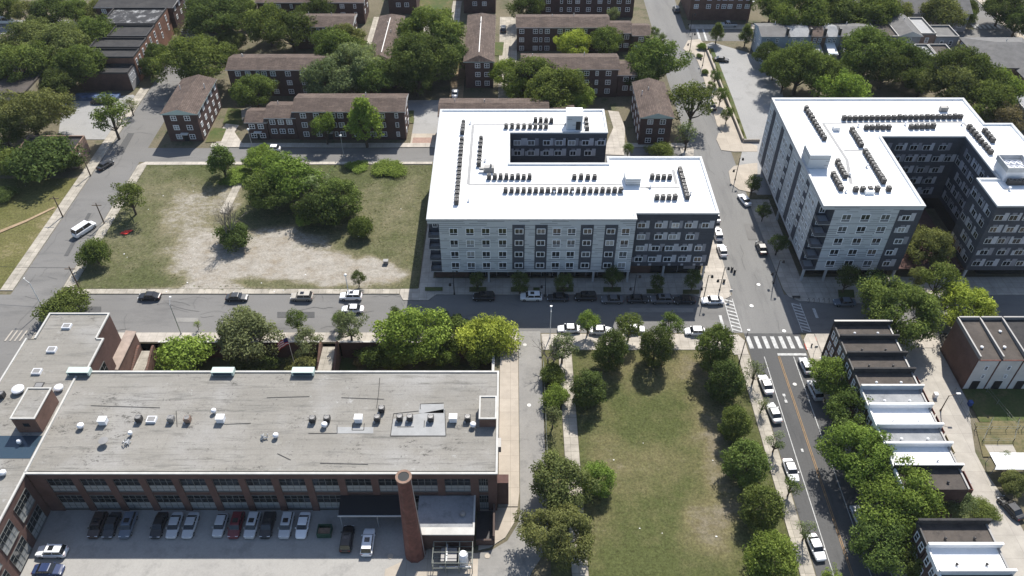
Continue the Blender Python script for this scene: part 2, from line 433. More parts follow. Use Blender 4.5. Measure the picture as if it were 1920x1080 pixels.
sheet('curved_path', 'concrete', px((405, 268), (455, 270), (440, 248), (462, 215), (478, 208), (470, 200), (440, 212), (418, 240)))
sheet('garden_path', 'concrete', px((1128, 290), (1170, 292), (1172, 240), (1160, 210), (1140, 208), (1150, 240)))

# pavements
pavement('plaza_pavement', 'concrete', [(-23.3, 124.4), (-22.4, 122.5), (-17.2, 122.5), (-15.6, 124.3), (38.5, 124.3), (40.2, 123.1), (44.8, 122.8), (46.3, 123.8), (46.8, 126), (46.8, 151), (42.2, 151), (42.2, 131), (25.3, 131), (25.3, 129.4), (-16.6, 129.4), (-16.8, 150), (-19.2, 150), (-19.4, 126.2), (-23.3, 126)])
pavement('upper_street_pavement', 'concrete', [(46.8, 151.2), (46.8, 174.2), (48.2, 181), (44.5, 181), (44.5, 151.2)])
pavement('corner_pavement', 'concrete', [(57.8, 126), (58.4, 123.6), (60.2, 122.3), (66, 121.6), (73, 121.6), (74.5, 124.2), (150, 124.2), (150, 129.8), (62.4, 129.8), (62.4, 158), (57.4, 158)])
pavement('north_plaza', 'concrete_warm', px((1366, 322), (1376, 312), (1400, 308), (1420, 306), (1420, 362), (1402, 360), (1385, 356), (1370, 345)))
pavement('corner_island', 'concrete_warm', px((1343, 262), (1347, 250), (1362, 250), (1380, 262), (1420, 274), (1420, 285), (1375, 285), (1352, 282)))
pavement('lot_pavement', 'concrete_warm', px((1281, 92), (1290, 76), (1312, 74), (1326, 88), (1336, 130), (1352, 180), (1376, 232), (1393, 268), (1362, 262), (1344, 235), (1326, 170), (1313, 128), (1302, 103), (1290, 100)))
pavement('south_pavement', 'concrete', [(-86, 110.4), (1.4, 110.4), (1.4, 113), (-86, 113)])
pavement('factory_pavement', 'concrete_warm', [(-2, 73.2), (1.2, 73.2), (1.5, 76), (1.5, 110.2), (-2, 110.2)])
pavement('factory_forecourt', 'concrete_warm', [(-2, 73), (1.2, 73), (.8, 70.6), (-.8, 67.6), (-3.2, 65.9), (-5, 65.4), (-5, 72.9)])
pavement('park_pavement', 'concrete', [(6.2, 108.3), (43.4, 108.3), (43.4, 107), (46.4, 107), (46.4, 110.8), (45.4, 112.4), (36, 112.6), (6.2, 112.6)])
pavement('tree_pavement', 'concrete_old', rect(44.2, 46.5, 30, 106.9))
pavement('row_pavement', 'concrete', [(58.1, 30), (60.6, 30), (60.6, 112.7), (59.2, 112.7), (58.1, 111)])
pavement('row_corner_pavement', 'concrete', rect(60.7, 76, 107.6, 112.8))
pavement('far_row_pavement', 'concrete', rect(80.5, 150, 108.8, 112.8))
pavement('west_pavement', 'concrete_old', rect(-108, -105.3, 125.5, 213))
pavement('lawn_edge_pavement', 'concrete_old', rect(-95, -92.8, 126.5, 172.8))
pavement('lot_front_pavement', 'concrete_old', rect(-92.7, -23.4, 124.4, 125.9))
pavement('upper_kerb_pavement', 'concrete', [(-94.9, 172.9), (-20, 173.3), (-20, 174.3), (-93.5, 174.3)])
pavement('block_pavement', 'concrete', rect(-79, 47, 181.2, 183.2))
pavement('north_pavement', 'concrete', rect(59, 150, 252.6, 256))
pavement('far_corner_pavement', 'concrete_warm', rect(163.2, 166, 200, 330))
pavement('factory_west_pavement', 'concrete_old', rect(-95.1, -86, 30, 112.9))

def terrain(name, x0, x1, y0, y1, step, fn, mat, z):
    nx = int((x1 - x0) / step) + 1; ny = int((y1 - y0) / step) + 1
    vs = []; dry = []
    for j in range(ny):
        for i in range(nx):
            x = x0 + (x1 - x0) * i / (nx - 1); y = y0 + (y1 - y0) * j / (ny - 1)
            vs.append((x, y, z + .10 * mnoise.noise((x * .3, y * .3, 1.7)) if 0 < i < nx - 1 and 0 < j < ny - 1 else z))
            dry.append(fn(x, y))
    fs = [(j * nx + i, j * nx + i + 1, (j + 1) * nx + i + 1, (j + 1) * nx + i) for j in range(ny - 1) for i in range(nx - 1)]
    me = bpy.data.meshes.new(name); me.from_pydata(vs, [], fs); me.materials.append(MAT[mat])
    a = me.attributes.new('dry', 'FLOAT', 'POINT'); a.data.foreach_set('value', dry); me.update()
    return struct(put(name, me))
def blobs(lst, base=0.0, kk=1.0):
    L = [(*at(a, b), rx, ry, k) for a, b, rx, ry, k in lst]
    def f(x, y):
        w = 2.2 * mnoise.noise((x * .22, y * .22, 3.1)); u = 2.2 * mnoise.noise((x * .22, y * .22, 9.4))
        m = base
        for cx, cy, rx, ry, k in L:
            d = ((x + w - cx) / rx) ** 2 + ((y + u - cy) / ry) ** 2
            m += kk * k * math.exp(-d * d * .7)
        return m
    return f
dirt = blobs([(440, 490, 9, 5, .85), (540, 495, 13, 4.6, .95), (640, 510, 11, 3.6, .9), (700, 512, 7, 2.6, .8), (370, 470, 6, 8, .7), (352, 400, 6, 8, .5), (480, 445, 10, 4, .6), (560, 460, 9, 4, .5),
              (340, 360, 8, 6, .2), (240, 470, 9, 9, .1), (760, 380, 4, 12, .15), (770, 480, 4, 9, .1), (260, 350, 6, 10, .1), (250, 520, 9, 3, -.1), (700, 400, 6, 12, .12), (400, 545, 14, 1.2, .5), (640, 535, 12, 1.2, .3), (430, 370, 3, 8, .5), (395, 540, 5, 3, .75), (380, 515, 4, 4, .5),
              (420, 320, 8, 5, -.25), (660, 330, 10, 5, -.2), (560, 320, 12, 6, -.2)], .17, .92)
terrain('vacant_lot', -92.7, -19.6, 126, 172.8, .9, dirt, 'wild_lot', .16)
parkf = blobs([(1240, 690, 10, 5, .35), (1140, 680, 5, 6, .2), (1330, 760, 4, 16, .4), (1250, 900, 9, 5, .3), (1130, 800, 3, 12, .25), (1100, 1000, 5, 6, .3), (1345, 985, 3.6, 5, .55), (1330, 960, 4, 4, .3), (1290, 1020, 3, 4, .3), (1360, 880, 3, 10, .35),
               (1180, 850, 6, 4, .15), (1320, 830, 3.4, 3.2, .3), (1195, 740, 3, 3, .3), (1210, 1050, 8, 3, -.2), (1170, 760, 7, 8, -.15), (1290, 930, 6, 3, -.2), (1240, 800, 12, 5, .05)], .13, .78)
terrain('park_lawn', 12.0, 44.1, 38, 108.2, .9, parkf, 'lawn', .08)
terrain('lane_verge', 6.2, 9.3, 45, 108.2, .9, lambda x, y: .25, 'lawn', .07)
terrain('dry_lawn', -185, -108.1, 118, 167, 1.5, blobs([(60, 430, 22, 10, .3), (100, 350, 10, 8, .2), (20, 500, 16, 8, .25), (120, 400, 6, 10, .25)]), 'dry_lawn', .06)
pavement('park_path', 'concrete_old', [(9.4, 38), (11.9, 38), (11.9, 108.2), (9.4, 108.2)], 'concrete_old')
sheet('worn_path', 'dry_dirt', px((0, 433), (0, 438), (50, 417), (103, 391), (103, 388), (50, 413)), .2)
sheet('lot_path', 'concrete_old', px((452, 322), (467, 324), (447, 362), (428, 402), (412, 400), (432, 362)), .31)
for pts in (px((418, 232), (455, 236), (452, 205), (428, 203)), px((385, 268), (415, 266), (425, 242), (398, 240)), px((785, 0), (850, 0), (842, 25), (790, 25)), px((768, 232), (776, 232), (776, 208), (767, 208)), px((928, 80), (945, 80), (942, 105), (926, 105))):
    sheet('housing_grass', 'yard_grass', pts)
sheet('yard_ground', 'yard_grass', rect(84.2, 101, 90.5, 98.3))
sheet('yard_ground', 'dry_yard', [(83.2, 90.4), (101, 90.4), (101, 83), (81.5, 83)])
sheet('row_yard', 'dry_yard', px((1860, 790), (1905, 790), (1895, 830), (1845, 830)))
sheet('yard_slab', 'alley_concrete', px((1845, 835), (1898, 835), (1920, 880), (1870, 880)))
sheet('row_garden', 'yard_grass', rect(60.8, 76.2, 64.8, 71.2))
sheet('side_yard', 'yard_grass', rect(70.4, 76, 71, 107))
sheet('planting_bed', 'yard_grass', px((1000, 540), (1012, 540), (1012, 546), (1000, 546)), .2)
sheet('hedge_bed', 'yard_grass', px((1330, 92), (1337, 92), (1375, 190), (1400, 262), (1392, 262), (1366, 190)), .3)
for p in (((797, 540), (830, 540), (830, 547), (797, 547)), ((880, 540), (912, 540), (912, 549), (880, 549)), ((958, 540), (990, 540), (990, 549), (958, 549)), ((1043, 540), (1075, 540), (1075, 549), (1043, 549)), ((1131, 540), (1164, 540), (1164, 549), (1131, 549)), ((1212, 544), (1243, 544), (1243, 552), (1212, 552)), ((1280, 545), (1311, 545), (1311, 553), (1280, 553)), ((1570, 545), (1600, 545), (1602, 560), (1572, 560))):
    sheet('tree_bed', 'yard_grass', px(*p), .30)

# cracks and seal lines in the older surfaces
ck = MB(); rc = random.Random(21)
def crack(x, y, ang, n, w):
    for _ in range(n):
        l = rc.uniform(.8, 2.0); a2 = ang + rc.uniform(-.5, .5); u, v = x + l * math.cos(a2), y + l * math.sin(a2)
        ox, oy = -math.sin(a2) * w * .6, math.cos(a2) * w * .6
        ck.poly([(x + ox, y + oy, .062), (x - ox, y - oy, .062), (u - ox, v - oy, .062), (u + ox, v + oy, .062)]); x, y = u, v
for i in range(26): crack(rc.uniform(-92, 0), rc.uniform(113.5, 124), rc.choice((0, 0, 1.57)), rc.randint(2, 6), rc.uniform(.03, .07))
for i in range(30): crack(rc.uniform(-104.5, -96), rc.uniform(110, 230), rc.choice((1.57, 1.57, 0)), rc.randint(2, 6), rc.uniform(.03, .07))
for i in range(22): crack(rc.uniform(-70, -16), rc.uniform(58, 71), rc.uniform(0, 3), rc.randint(2, 5), rc.uniform(.02, .05))
for i in range(22): crack(rc.uniform(48, 57), rc.uniform(113, 240), 1.57, rc.randint(2, 6), rc.uniform(.03, .06))
for i in range(16): crack(rc.uniform(60, 76), rc.uniform(180, 238), rc.uniform(0, 3), rc.randint(2, 5), rc.uniform(.03, .06))
for i in range(14): crack(rc.uniform(2, 5.5), rc.uniform(66, 110), 1.57, rc.randint(2, 5), rc.uniform(.02, .05))
struct(ck.build('road_cracks', 'crack_seal'))

# painted markings
MK = [.060]
def marking(name, polys, mat='line_white'):
    MK[0] += .004
    b = MB()
    for p in polys: b.poly([(x, y, MK[0]) for x, y in p])
    return struct(b.build(name, mat))
marking('crosswalk', [[(47.0 + 1.62 * i, 108.7), (47.8 + 1.62 * i, 108.7), (47.6 + 1.62 * i, 112), (46.8 + 1.62 * i, 112)] for i in range(7)])
def ladder(x0, x1, y0, y1, n):
    L = [rect(x0, x0 + .18, y0, y1), rect(x1 - .18, x1, y0, y1)]
    for i in range(n):
        y = y0 + (y1 - y0) * i / n
        L.append([(x0 + .18, y + 1.0), (x0 + .18, y + .62), (x1 - .18, y - .1 + .05), (x1 - .18, y + .33)])
    return L
marking('west_crosswalk', ladder(44.5, 46.5, 113.2, 123, 9))
marking('east_crosswalk', ladder(58.4, 60.3, 113.2, 121.6, 9))
marking('stop_bar', [rect(52, 57.6, 106.8, 107.4)])
marking('parking_line', [rect(49.2, 49.35, 40, 106.5)])
marking('lane_line', [rect(54.9, 55.05, 40, 106.5)])
marking('centre_line', [rect(51.95, 52.05, 40, 106.6), rect(52.22, 52.32, 40, 106.6)], 'line_yellow')
marking('stop_line', [rect(42.6, 43.2, 113.5, 118)])
marking('direction_mark', [rect(62.3, 62.9, 117.2, 120)])
marking('left_crosswalk', [px((8 + 9 * i, 640), (11 + 9 * i, 640), (26 + 9 * i, 620), (23 + 9 * i, 620)) for i in range(4)], 'concrete')
marking('far_crosswalk', [rect(152.8 + 1.6 * i, 153.6 + 1.6 * i, 253, 256) for i in range(6)])
marking('cross_street_crosswalk', [rect(163.5, 167, 244.6 + 1.4 * i, 245.3 + 1.4 * i) for i in range(5)])
marking('north_crosswalk', [px((1304, 54), (1308, 54), (1315, 77), (1311, 77)), px((1316, 54), (1319, 54), (1327, 77), (1323, 77))])
marking('upper_left_crosswalk', [px((340, 55 + 4 * i), (360, 55 + 4 * i), (360, 57 + 4 * i), (340, 57 + 4 * i)) for i in range(3)])
marking('bicycle_symbol', [rect(50.4, 50.9, 96.5, 97.1), rect(50.4, 50.9, 95, 95.7), rect(50.6, 50.7, 95.7, 96.5), rect(50.5, 50.9, 84, 84.7)])
for i, q in enumerate(((984, 647), (1409, 574), (1422, 534), (1470, 621), (1490, 721), (992, 760))):
    x, y = at(*q); b = MB(); b.lathe((x, y, .09), ((.38, -.1), (.38, .012), (.05, .016)), 12)
    tag(b.build('manhole_cover', 'lamp_white' if i in (1, 2, 3) else 'stone_white'), ('round pale manhole cover in the lane by the brick factory', 'bright manhole cover in the middle of the crossing', 'bright manhole cover north of the crossing', 'bright manhole cover at the corner of the shadow in the crossing', 'small pale manhole cover by the yellow centre line', 'faint manhole cover halfway along the factory lane')[i], 'manhole cover')
for i, q in enumerate(((732, 1044), (914, 1043))):
    x, y = at(*q); b = MB(); b.lathe((x, y, .10), ((.45, -.1), (.45, .05), (.38, .05), (.38, .035), (.05, .04)), 14)
    tag(b.build('manhole_cover', 'concrete_warm'), ('round concrete manhole cover beside the foot of the chimney', 'round concrete manhole cover between metal cage and lane')[i], 'manhole cover')

# ---------------------------------------------------------------- windows
WPROTO = {}
FACE = {'-y': 0.0, '+x': PI / 2, '-x': -PI / 2, '+y': PI}
def window_meshes(w, h, style):
    k = (round(w, 2), round(h, 2), style)
    if k in WPROTO: return WPROTO[k]
    f = MB(); g = MB(); fr = .13
    x0, x1, z0, z1 = -w / 2, w / 2, -h / 2, h / 2
    D = -.09
    f.box(x0, x1, D, 0, z1 - fr, z1); f.box(x0, x1, D, 0, z0, z0 + fr)
    f.box(x0, x0 + fr, D, 0, z0 + fr, z1 - fr); f.box(x1 - fr, x1, D, 0, z0 + fr, z1 - fr)
    fm, gm = 'window_frame', 'glass'
    if style == 'double':
        f.box(-.06, .06, D, 0, z0 + fr, z1 - fr)
        f.box(x0 + fr, -.06, D + .02, 0, -.04, .04); f.box(.06, x1 - fr, D + .02, 0, -.04, .04)
    elif style == 'apt':      # sliding window over a dark louvred unit
        f.box(-.04, .04, D, 0, z0 + .62, z1 - fr); f.box(x0 + fr, x1 - fr, D, 0, z0 + .52, z0 + .62)
    elif style == 'apt2':
        f.box(-.04, .04, D, 0, z0 + fr, z1 - fr)
    elif style == 'single':
        f.box(x0 + fr, x1 - fr, D + .02, 0, -.04, .04)
    if style in ('apt',):
        f.box(x0 + fr, x1 - fr, -.06, -.01, z0 + fr, z0 + .52, 1)
        g.poly([(x0 + fr, -.03, z0 + .62), (x1 - fr, -.03, z0 + .62), (x1 - fr, -.03, z1 - fr), (x0 + fr, -.03, z1 - fr)])
    else: g.poly([(x0 + fr, -.03, z0 + fr), (x1 - fr, -.03, z0 + fr), (x1 - fr, -.03, z1 - fr), (x0 + fr, -.03, z1 - fr)])
    WPROTO[k] = (f.mesh('window', (fm, 'siding_dark')), g.mesh('pane', gm))
    return WPROTO[k]
JOIN = {}
def window(parent, x, y, z, face, w, h, style, pane=True):
    fm, gm = window_meshes(w, h, style)
    if pane:
        o = put('window', fm, parent, loc=(x, y, z), rz=FACE[face])
        put('pane', gm, o, local=True)
    else:
        k = fm.name
        if k not in JOIN:
            me = bpy.data.meshes.new('window'); vs = [tuple(v.co) for v in fm.vertices]; n = len(vs)
            fs = [tuple(p.vertices) for p in fm.polygons]; ms = [p.material_index for p in fm.polygons]
            vs += [tuple(v.co) for v in gm.vertices]; fs += [tuple(n + i for i in p.vertices) for p in gm.polygons]; ms += [2] * len(gm.polygons)
            me.from_pydata(vs, [], fs)
            for m in ('window_frame', 'siding_dark', 'glass'): me.materials.append(MAT[m])
            me.polygons.foreach_set('material_index', ms); JOIN[k] = me
        o = put('window', JOIN[k], parent, loc=(x, y, z), rz=FACE[face])
    return o
def window_into(mb, x, y, z, face, w, h, fm=0, gm=1):
    """a window drawn into a bigger mesh (for the masses past a hundred)"""
    c, s = {'-y': (1, 0), '+x': (0, 1), '-x': (0, -1)}[face]
    def P(a, d, e): return (x + a * c + d * s, y + a * s - d * c, z + e)
    mb.poly([P(-w / 2, .05, -h / 2), P(w / 2, .05, -h / 2), P(w / 2, .05, h / 2), P(-w / 2, .05, h / 2)], fm)
    for a0, a1 in ((-w / 2 + .1, -.04), (.04, w / 2 - .1)):
        mb.poly([P(a0, .07, -h / 2 + .1), P(a1, .07, -h / 2 + .1), P(a1, .07, h / 2 - .1), P(a0, .07, h / 2 - .1)], gm)

# ---------------------------------------------------------------- white-roofed apartment buildings
def inset(poly, d):
    n = len(poly); out = []
    for i in range(n):
        (ax, ay), (bx, by), (cx, cy) = poly[i - 1], poly[i], poly[(i + 1) % n]
        def inn(p, q):
            dx, dy = q[0] - p[0], q[1] - p[1]; l = math.hypot(dx, dy); return (-dy / l * d, dx / l * d)
        n1 = inn((ax, ay), (bx, by)); n2 = inn((bx, by), (cx, cy))
        out.append((bx + n1[0] + n2[0], by + n1[1] + n2[1]))
    return out
def roof_with_parapet(root, poly, deck, top, th=.35):
    b = MB(); ip = inset(poly, th); b.poly([(x, y, deck) for x, y in ip]); b.build('roof', 'white_roof', root)
    b = MB(); n = len(poly); op = inset(poly, -.12); lip = inset(poly, .02)
    for i in range(n):
        j = (i + 1) % n
        (a, c), (d, e) = op[i], op[j]; (f, g), (h, k) = ip[i], ip[j]
        b.poly([(a, c, top), (d, e, top), (h, k, top), (f, g, top)], 1)
        b.poly([(f, g, top), (h, k, top), (h, k, deck - .05), (f, g, deck - .05)], 0)
        b.poly([(a, c, top - .35), (d, e, top - .35), (d, e, top), (a, c, top)], 1)
        b.poly([(lip[i][0], lip[i][1], top - .35), (lip[j][0], lip[j][1], top - .35), (d, e, top - .35), (a, c, top - .35)], 1)
    b.build('parapet', ('white_roof', 'coping_grey'), root)
def walls(root, poly, z0, z1, mats, pick, name='wall', extra=None):
    b = MB(); n = len(poly)
    for i in range(n):
        (a, c), (d, e) = poly[i], poly[(i + 1) % n]
        b.poly([(a, c, z0), (d, e, z0), (d, e, z1), (a, c, z1)], pick(i, poly[i], poly[(i + 1) % n]))
    if extra: extra(b)
    return b.build(name, mats, root)
def dark_panels(b, face, c, lo, hi, zs, rnd, lights, wins, step=2.7, side=1, sgn=1):
    """offset light cladding panels beside the windows of a dark facade; returns window spots"""
    for fi, z in enumerate(zs):
        u = lo + rnd.uniform(.3, 1.2)
        while u < hi - 2.0:
            w = rnd.choice((1.5, 1.7, 1.7)); ww = min(w, hi - u - .3)
            wins.append((u + ww / 2, z, ww))
            cells = [(ww + .03, rnd.choice((.7, .9, 1.0)), -.72, 1.2, rnd.choice((lights[0], lights[0], lights[1])))]
            if rnd.random() < .55: cells.append((-.55, .5, -.72, rnd.choice((.5, 1.2)), rnd.choice(lights)))
            if rnd.random() < .6: cells.append((.35, .9, .74, 1.2, lights[1]))
            for du, pw, e0, e1, mi in cells:
                a0, a1 = u + du, min(u + du + pw, hi - .05)
                if a1 - a0 < .2 or a0 < lo: continue
                if face == 'y': b.box(a0, a1, c - .06, c - .005, z + e0, z + e1, mi)
                else: b.box(c - .06, c - .005, a0, a1, z + e0, z + e1, mi)
            u += ww + rnd.choice((1.2, 1.5, 1.9))

ZA = 17.2
A = thing('apartment_building', 'five storey apartment building with L-shaped white roof and grey cladding beside the vacant lot', 'building', (12, 148, 0), group='white roofed apartment buildings')
rA = random.Random(3)
PA = [(-16.7, 128), (25.2, 128), (25.2, 130), (42, 130), (42, 150.5), (21.3, 150.5), (21.3, 148), (-.2, 148), (-.2, 160.6), (22.3, 160.6), (22.3, 171), (-16.7, 171)]
roof_with_parapet(A, PA, 16.75, ZA)
PAn = [(-14.4, 128)] + PA[1:] + [(-16.7, 130), (-14.4, 130)]
def pickA(i, p, q):
    if p[0] == q[0] and p[0] in (-14.4,): return 1
    if p[1] == q[1] == 130 and q[0] < 0: return 1
    if p[1] == 128 and q[1] == 128: return 0
    if p[0] == -16.7: return 0
    return 1
pad = MB()
def pad_strip(b, z, q0, q1, w=.7):
    (a, c), (d, e) = at(*q0, z), at(*q1, z); l = math.hypot(d - a, e - c); nx, ny = -(e - c) / l * w / 2, (d - a) / l * w / 2
    PADZ[0] += .003; b.poly([(a + nx, c + ny, z + PADZ[0]), (a - nx, c - ny, z + PADZ[0]), (d - nx, e - ny, z + PADZ[0]), (d + nx, e + ny, z + PADZ[0])])
PADZ = [.004]
for q in (((887, 234), (878, 346)), ((878, 346), (1166, 346)), ((887, 233), (1062, 233)), ((1200, 352), (1275, 352)), ((1262, 318), (1268, 345))): pad_strip(pad, 16.75, *q)
pad.build('walkway_pad', 'roof_pad', A)
winA = []
ZSA = (14.0, 11.0, 7.95, 4.95)
def exA(b):
    for x0, x1 in ((.4, 2.9), (5.0, 7.5), (14.2, 16.8), (19.1, 21.7)):   # dark vertical strips
        b.box(x0, x1, 127.93, 127.995, 3.9, 15.7, 1)
    dark_panels(b, 'y', 130, 25.4, 41.8, ZSA, rA, (2, 3), winA)
    for u in (27, 29.4, 33.5, 36.2, 38.8, 40.4): b.box(u, u + .55, 129.94, 129.99, 3.25, 3.75, 2)
walls(A, PAn, 3.1, 15.9, ('siding_light', 'siding_dark', 'panel_light', 'panel_mid'), pickA, extra=exA)
walls(A, PA, 15.9, ZA - .06, ('siding_light', 'siding_dark'), lambda i, p, q: 0 if (p[1] == q[1] == 128 or p[0] == q[0] == -16.7) else 1)
b = MB(); b.poly([(x, y, 15.9) for x, y in rect(-16.7, -14.4, 128, 130)]); b.poly([(x, y, 3.1) for x, y in PA]); b.build('soffit', 'panel_mid', A)
for k in range(4):
    z = 3.1 + 3.0 * k
    bo = MB(); bo.box(-16.66, -14.42, 128.04, 129.98, z, z + .16); o = bo.build('balcony', 'coping_grey', A)
    bo = MB(); bo.box(-16.7, -14.4, 128.0, 128.06, z + .18, z + 1.0); bo.box(-16.7, -16.64, 128.07, 130, z + .18, z + 1.0); bo.build('railing', 'siding_dark', o)
for x in (-11.5, -8.2, -5.0, -1.6, 9.4, 12.4, 23.3):
    for z in ZSA: window(A, x, 128, z - .1, '-y', 1.75, 1.95, 'apt')
for x in (1.75, 6.2, 15.6, 20.3):
    for z in ZSA: window(A, x, 127.93, z + .1, '-y', 1.75, 1.4, 'apt2')
for z in ZSA: window(A, -15.4, 130, z + .3, '-y', 1.0, 1.5, 'apt2')
for x, z, w in winA: window(A, x, 130, z, '-y', round(w, 1), 1.35, 'apt2')
bq = MB(); courtw = []
def exC(b): dark_panels(b, 'y', 160.6, -.1, 22.2, (14.4, 11.6), rA, (0, 1), courtw)
exC(bq); bq.build('facade_panel', ('panel_light', 'panel_mid'), A)
for x, z, w in courtw[:20]: window(A, x, 160.6, z, '-y', round(w, 1), 1.35, 'apt2')
GP = [(-16.2, 130), (25.6, 130), (25.6, 131.4), (41.2, 131.4), (41.2, 150.3), (-.4, 147.8), (-.4, 170.8), (-16.2, 170.8)]
def exG(b):
    b.box(25.7, 30.2, 131.2, 131.38, .1, 3.05, 1)
    for x in [-15 + 2.4 * i for i in range(17)]: b.box(x, x + .12, 129.9, 129.99, .3, 2.9, 2)
    for x in (33, 36, 39): b.box(x, x + .12, 131.3, 131.39, .3, 2.9, 2)
    b.box(-16.2, -9, 129.8, 129.98, .1, 3.0, 3)
    b.box(37.3, 39.8, 131.25, 131.37, 1.2, 2.6, 2)
walls(A, GP, 0, 3.1, ('glass_dark', 'brick', 'panel_mid', 'brick_dark'), lambda i, p, q: 0, 'shopfront', exG)
for x in (-4.6, 2.8, 10.2, 17.6, 24.9): 
    b = MB(); b.box(x - .22, x + .22, 128.1, 128.54, .1, 3.1); b.build('column', 'coping_grey', A)
for x, y in ((32.8, 130.1), (41.5, 130.2)):
    b = MB(); b.box(x - .2, x + .2, y, y + .4, .1, 3.1); b.build('column', 'coping_grey', A)
def bulkhead(root, x0, x1, y0, y1, z0, z1, mats, door=None):
    b = MB(); b.box(x0, x1, y0, y1, z0 - .2, z1, 0, 1); o = b.build('stair_bulkhead', mats, root)
    if door: b = MB(); b.box(door, door + 1.1, y0 - .05, y0 - .005, z0 + .05, z0 + 2.2); b.build('door', 'dark_opening', o)
    b = MB(); b.box(x0 - .12, x1 + .12, y0 - .12, y1 + .12, z1 + .004, z1 + .14); b.build('coping', 'white_roof', o)
bulkhead(A, 13, 16.6, 162.3, 165.8, 16.75, 20.4, ('siding_light', 'white_roof'), 15.1)
bulkhead(A, 24.3, 27.4, 140.0, 143.6, 16.75, 18.6, ('siding_light', 'white_roof'))

ZB = 20.1
B = thing('apartment_building', 'six storey apartment building with U-shaped white roof around a dark courtyard', 'building', (85, 148, 0), group='white roofed apartment buildings')
rB = random.Random(11)
PB = [(62, 128.5), (82, 128.5), (82, 154.3), (100.8, 154.3), (100.8, 138), (96.3, 138), (96.3, 128.5), (113.5, 128.5), (113.5, 159.7), (107.3, 159.7), (107.3, 171.2), (62, 171.2)]
roof_with_parapet(B, PB, 19.65, ZB)
PBn = [(64.4, 128.5)] + PB[1:] + [(62, 131.6), (64.4, 131.6)]
ZSB = (17.1, 14.1, 11.1, 8.1, 5.1)
winB = []; winB2 = []; courtB = []; eastB = []
def pickB(i, p, q):
    if p[0] == q[0] == 64.4: return 1
    if p[1] == q[1] == 131.6: return 1
    if p[0] == q[0] == 62: return 0
    if p[1] == q[1] == 128.5 and p[0] < 80: return 0
    return 1
def exB(b):
    b.box(77.3, 81.98, 128.42, 128.495, 3.2, 19.0, 1)
    dark_panels(b, 'y', 128.42, 77.5, 81.9, ZSB, rB, (2, 3), winB)
    dark_panels(b, 'y', 128.5, 96.5, 113, ZSB, rB, (2, 3), winB2)
    for y0, y1 in ((137.6, 139.5), (144.2, 146.2), (151.2, 153.2), (158.6, 160.6), (166, 168)): b.box(61.93, 61.995, y0, y1, 3.9, 18.9, 1)
    w1 = []; dark_panels(b, 'y', 154.3, 82.2, 100.6, ZSB, rB, (2, 3), w1); courtB.extend(('-y', u, 154.3, z, w) for u, z, w in w1)
    w1 = []; dark_panels(b, 'x', 100.8, 138.2, 154.1, ZSB, rB, (2, 3), w1); courtB.extend(('-x', 100.8, u, z, w) for u, z, w in w1)
    w1 = []; dark_panels(b, 'x', 96.3, 128.7, 137.9, ZSB, rB, (2, 3), w1); courtB.extend(('-x', 96.3, u, z, w) for u, z, w in w1)
walls(B, PBn, 3.2, 19.1, ('siding_light', 'siding_dark', 'panel_light', 'panel_mid'), pickB, extra=exB)
walls(B, PB, 19.1, ZB - .06, ('siding_light', 'siding_dark'), lambda i, p, q: 0 if (p[0] == q[0] == 62 or p[1] == q[1] == 128.5 and p[0] < 80) else 1)
b = MB(); b.poly([(x, y, 19.1) for x, y in rect(62, 64.4, 128.5, 131.6)]); b.poly([(x, y, 3.2) for x, y in PB]); b.build('soffit', 'panel_mid', B)
for k in range(5):
    z = 3.2 + 3.0 * k
    bo = MB(); bo.box(62.04, 64.38, 128.54, 131.58, z, z + .16); o = bo.build('balcony', 'coping_grey', B)
    bo = MB(); bo.box(62, 64.4, 128.5, 128.56, z + .18, z + 1.0); bo.box(62, 62.06, 128.57, 131.6, z + .18, z + 1.0); bo.build('railing', 'siding_dark', o)
    window(B, 63.4, 131.6, z + 1.6, '-y', 1.2, 1.5, 'apt2')
for x in (67.2, 71.0, 75.0):
    for z in ZSB: window(B, x, 128.5, z - .1, '-y', 1.9, 1.95, 'apt')
for x, z, w in winB: window(B, x, 128.42, z, '-y', round(w, 1), 1.35, 'apt2')
for y in (133.6, 136, 141.2, 143, 148, 155.3, 157.2, 162.8, 164.6, 169.8):
    for z in ZSB: window(B, 62, y, z, '-x', 1.3, 1.4, 'apt2')
for y in (138.5, 152.2):
    for z in ZSB[:4]: window(B, 61.93, y, z, '-x', 1.2, 1.4, 'apt2')
mb = MB()
for x, z, w in winB2: window_into(mb, x, 128.5, z, '-y', w, 1.35)
for f, x, y, z, w in courtB: window_into(mb, x, y, z, f, w, 1.35)
o = mb.build('courtyard_window', ('window_frame', 'glass_dark'), B); o['kind'] = 'stuff'
GB = [(63.6, 131), (81.5, 131), (81.5, 154.5), (101, 154.5), (101, 131), (113.3, 131), (113.3, 159.5), (107, 159.5), (107, 171), (63.6, 171)]
walls(B, GB, 0, 3.2, ('glass_dark', 'brick_dark'), lambda i, p, q: 1 if p[0] == q[0] == 63.6 else 0, 'shopfront')
for x, y in ((62.3, 128.8), (67, 128.8), (76.6, 128.8), (62.3, 140), (62.3, 150), (96.7, 128.8), (81.6, 128.8)):
    b = MB(); b.box(x - .22, x + .22, y - .2, y + .2, .1, 3.2); b.build('column', 'coping_grey', B)
b = MB(); b.box(82.2, 96.1, 128.9, 129.2, 2.9, 3.3); b.box(82.2, 96.1, 129.2, 154, 2.7, 3.0); b.build('courtyard_deck', 'brick_dark', B)
bulkhead(B, 62.35, 66.7, 142, 146.5, 19.65, 23.0, ('siding_light', 'white_roof'))
b = MB(); b.box(71.6, 73.4, 132.8, 134, 19.6, 20.4); b.build('roof_hatch', 'white_roof', B)
pad = MB()
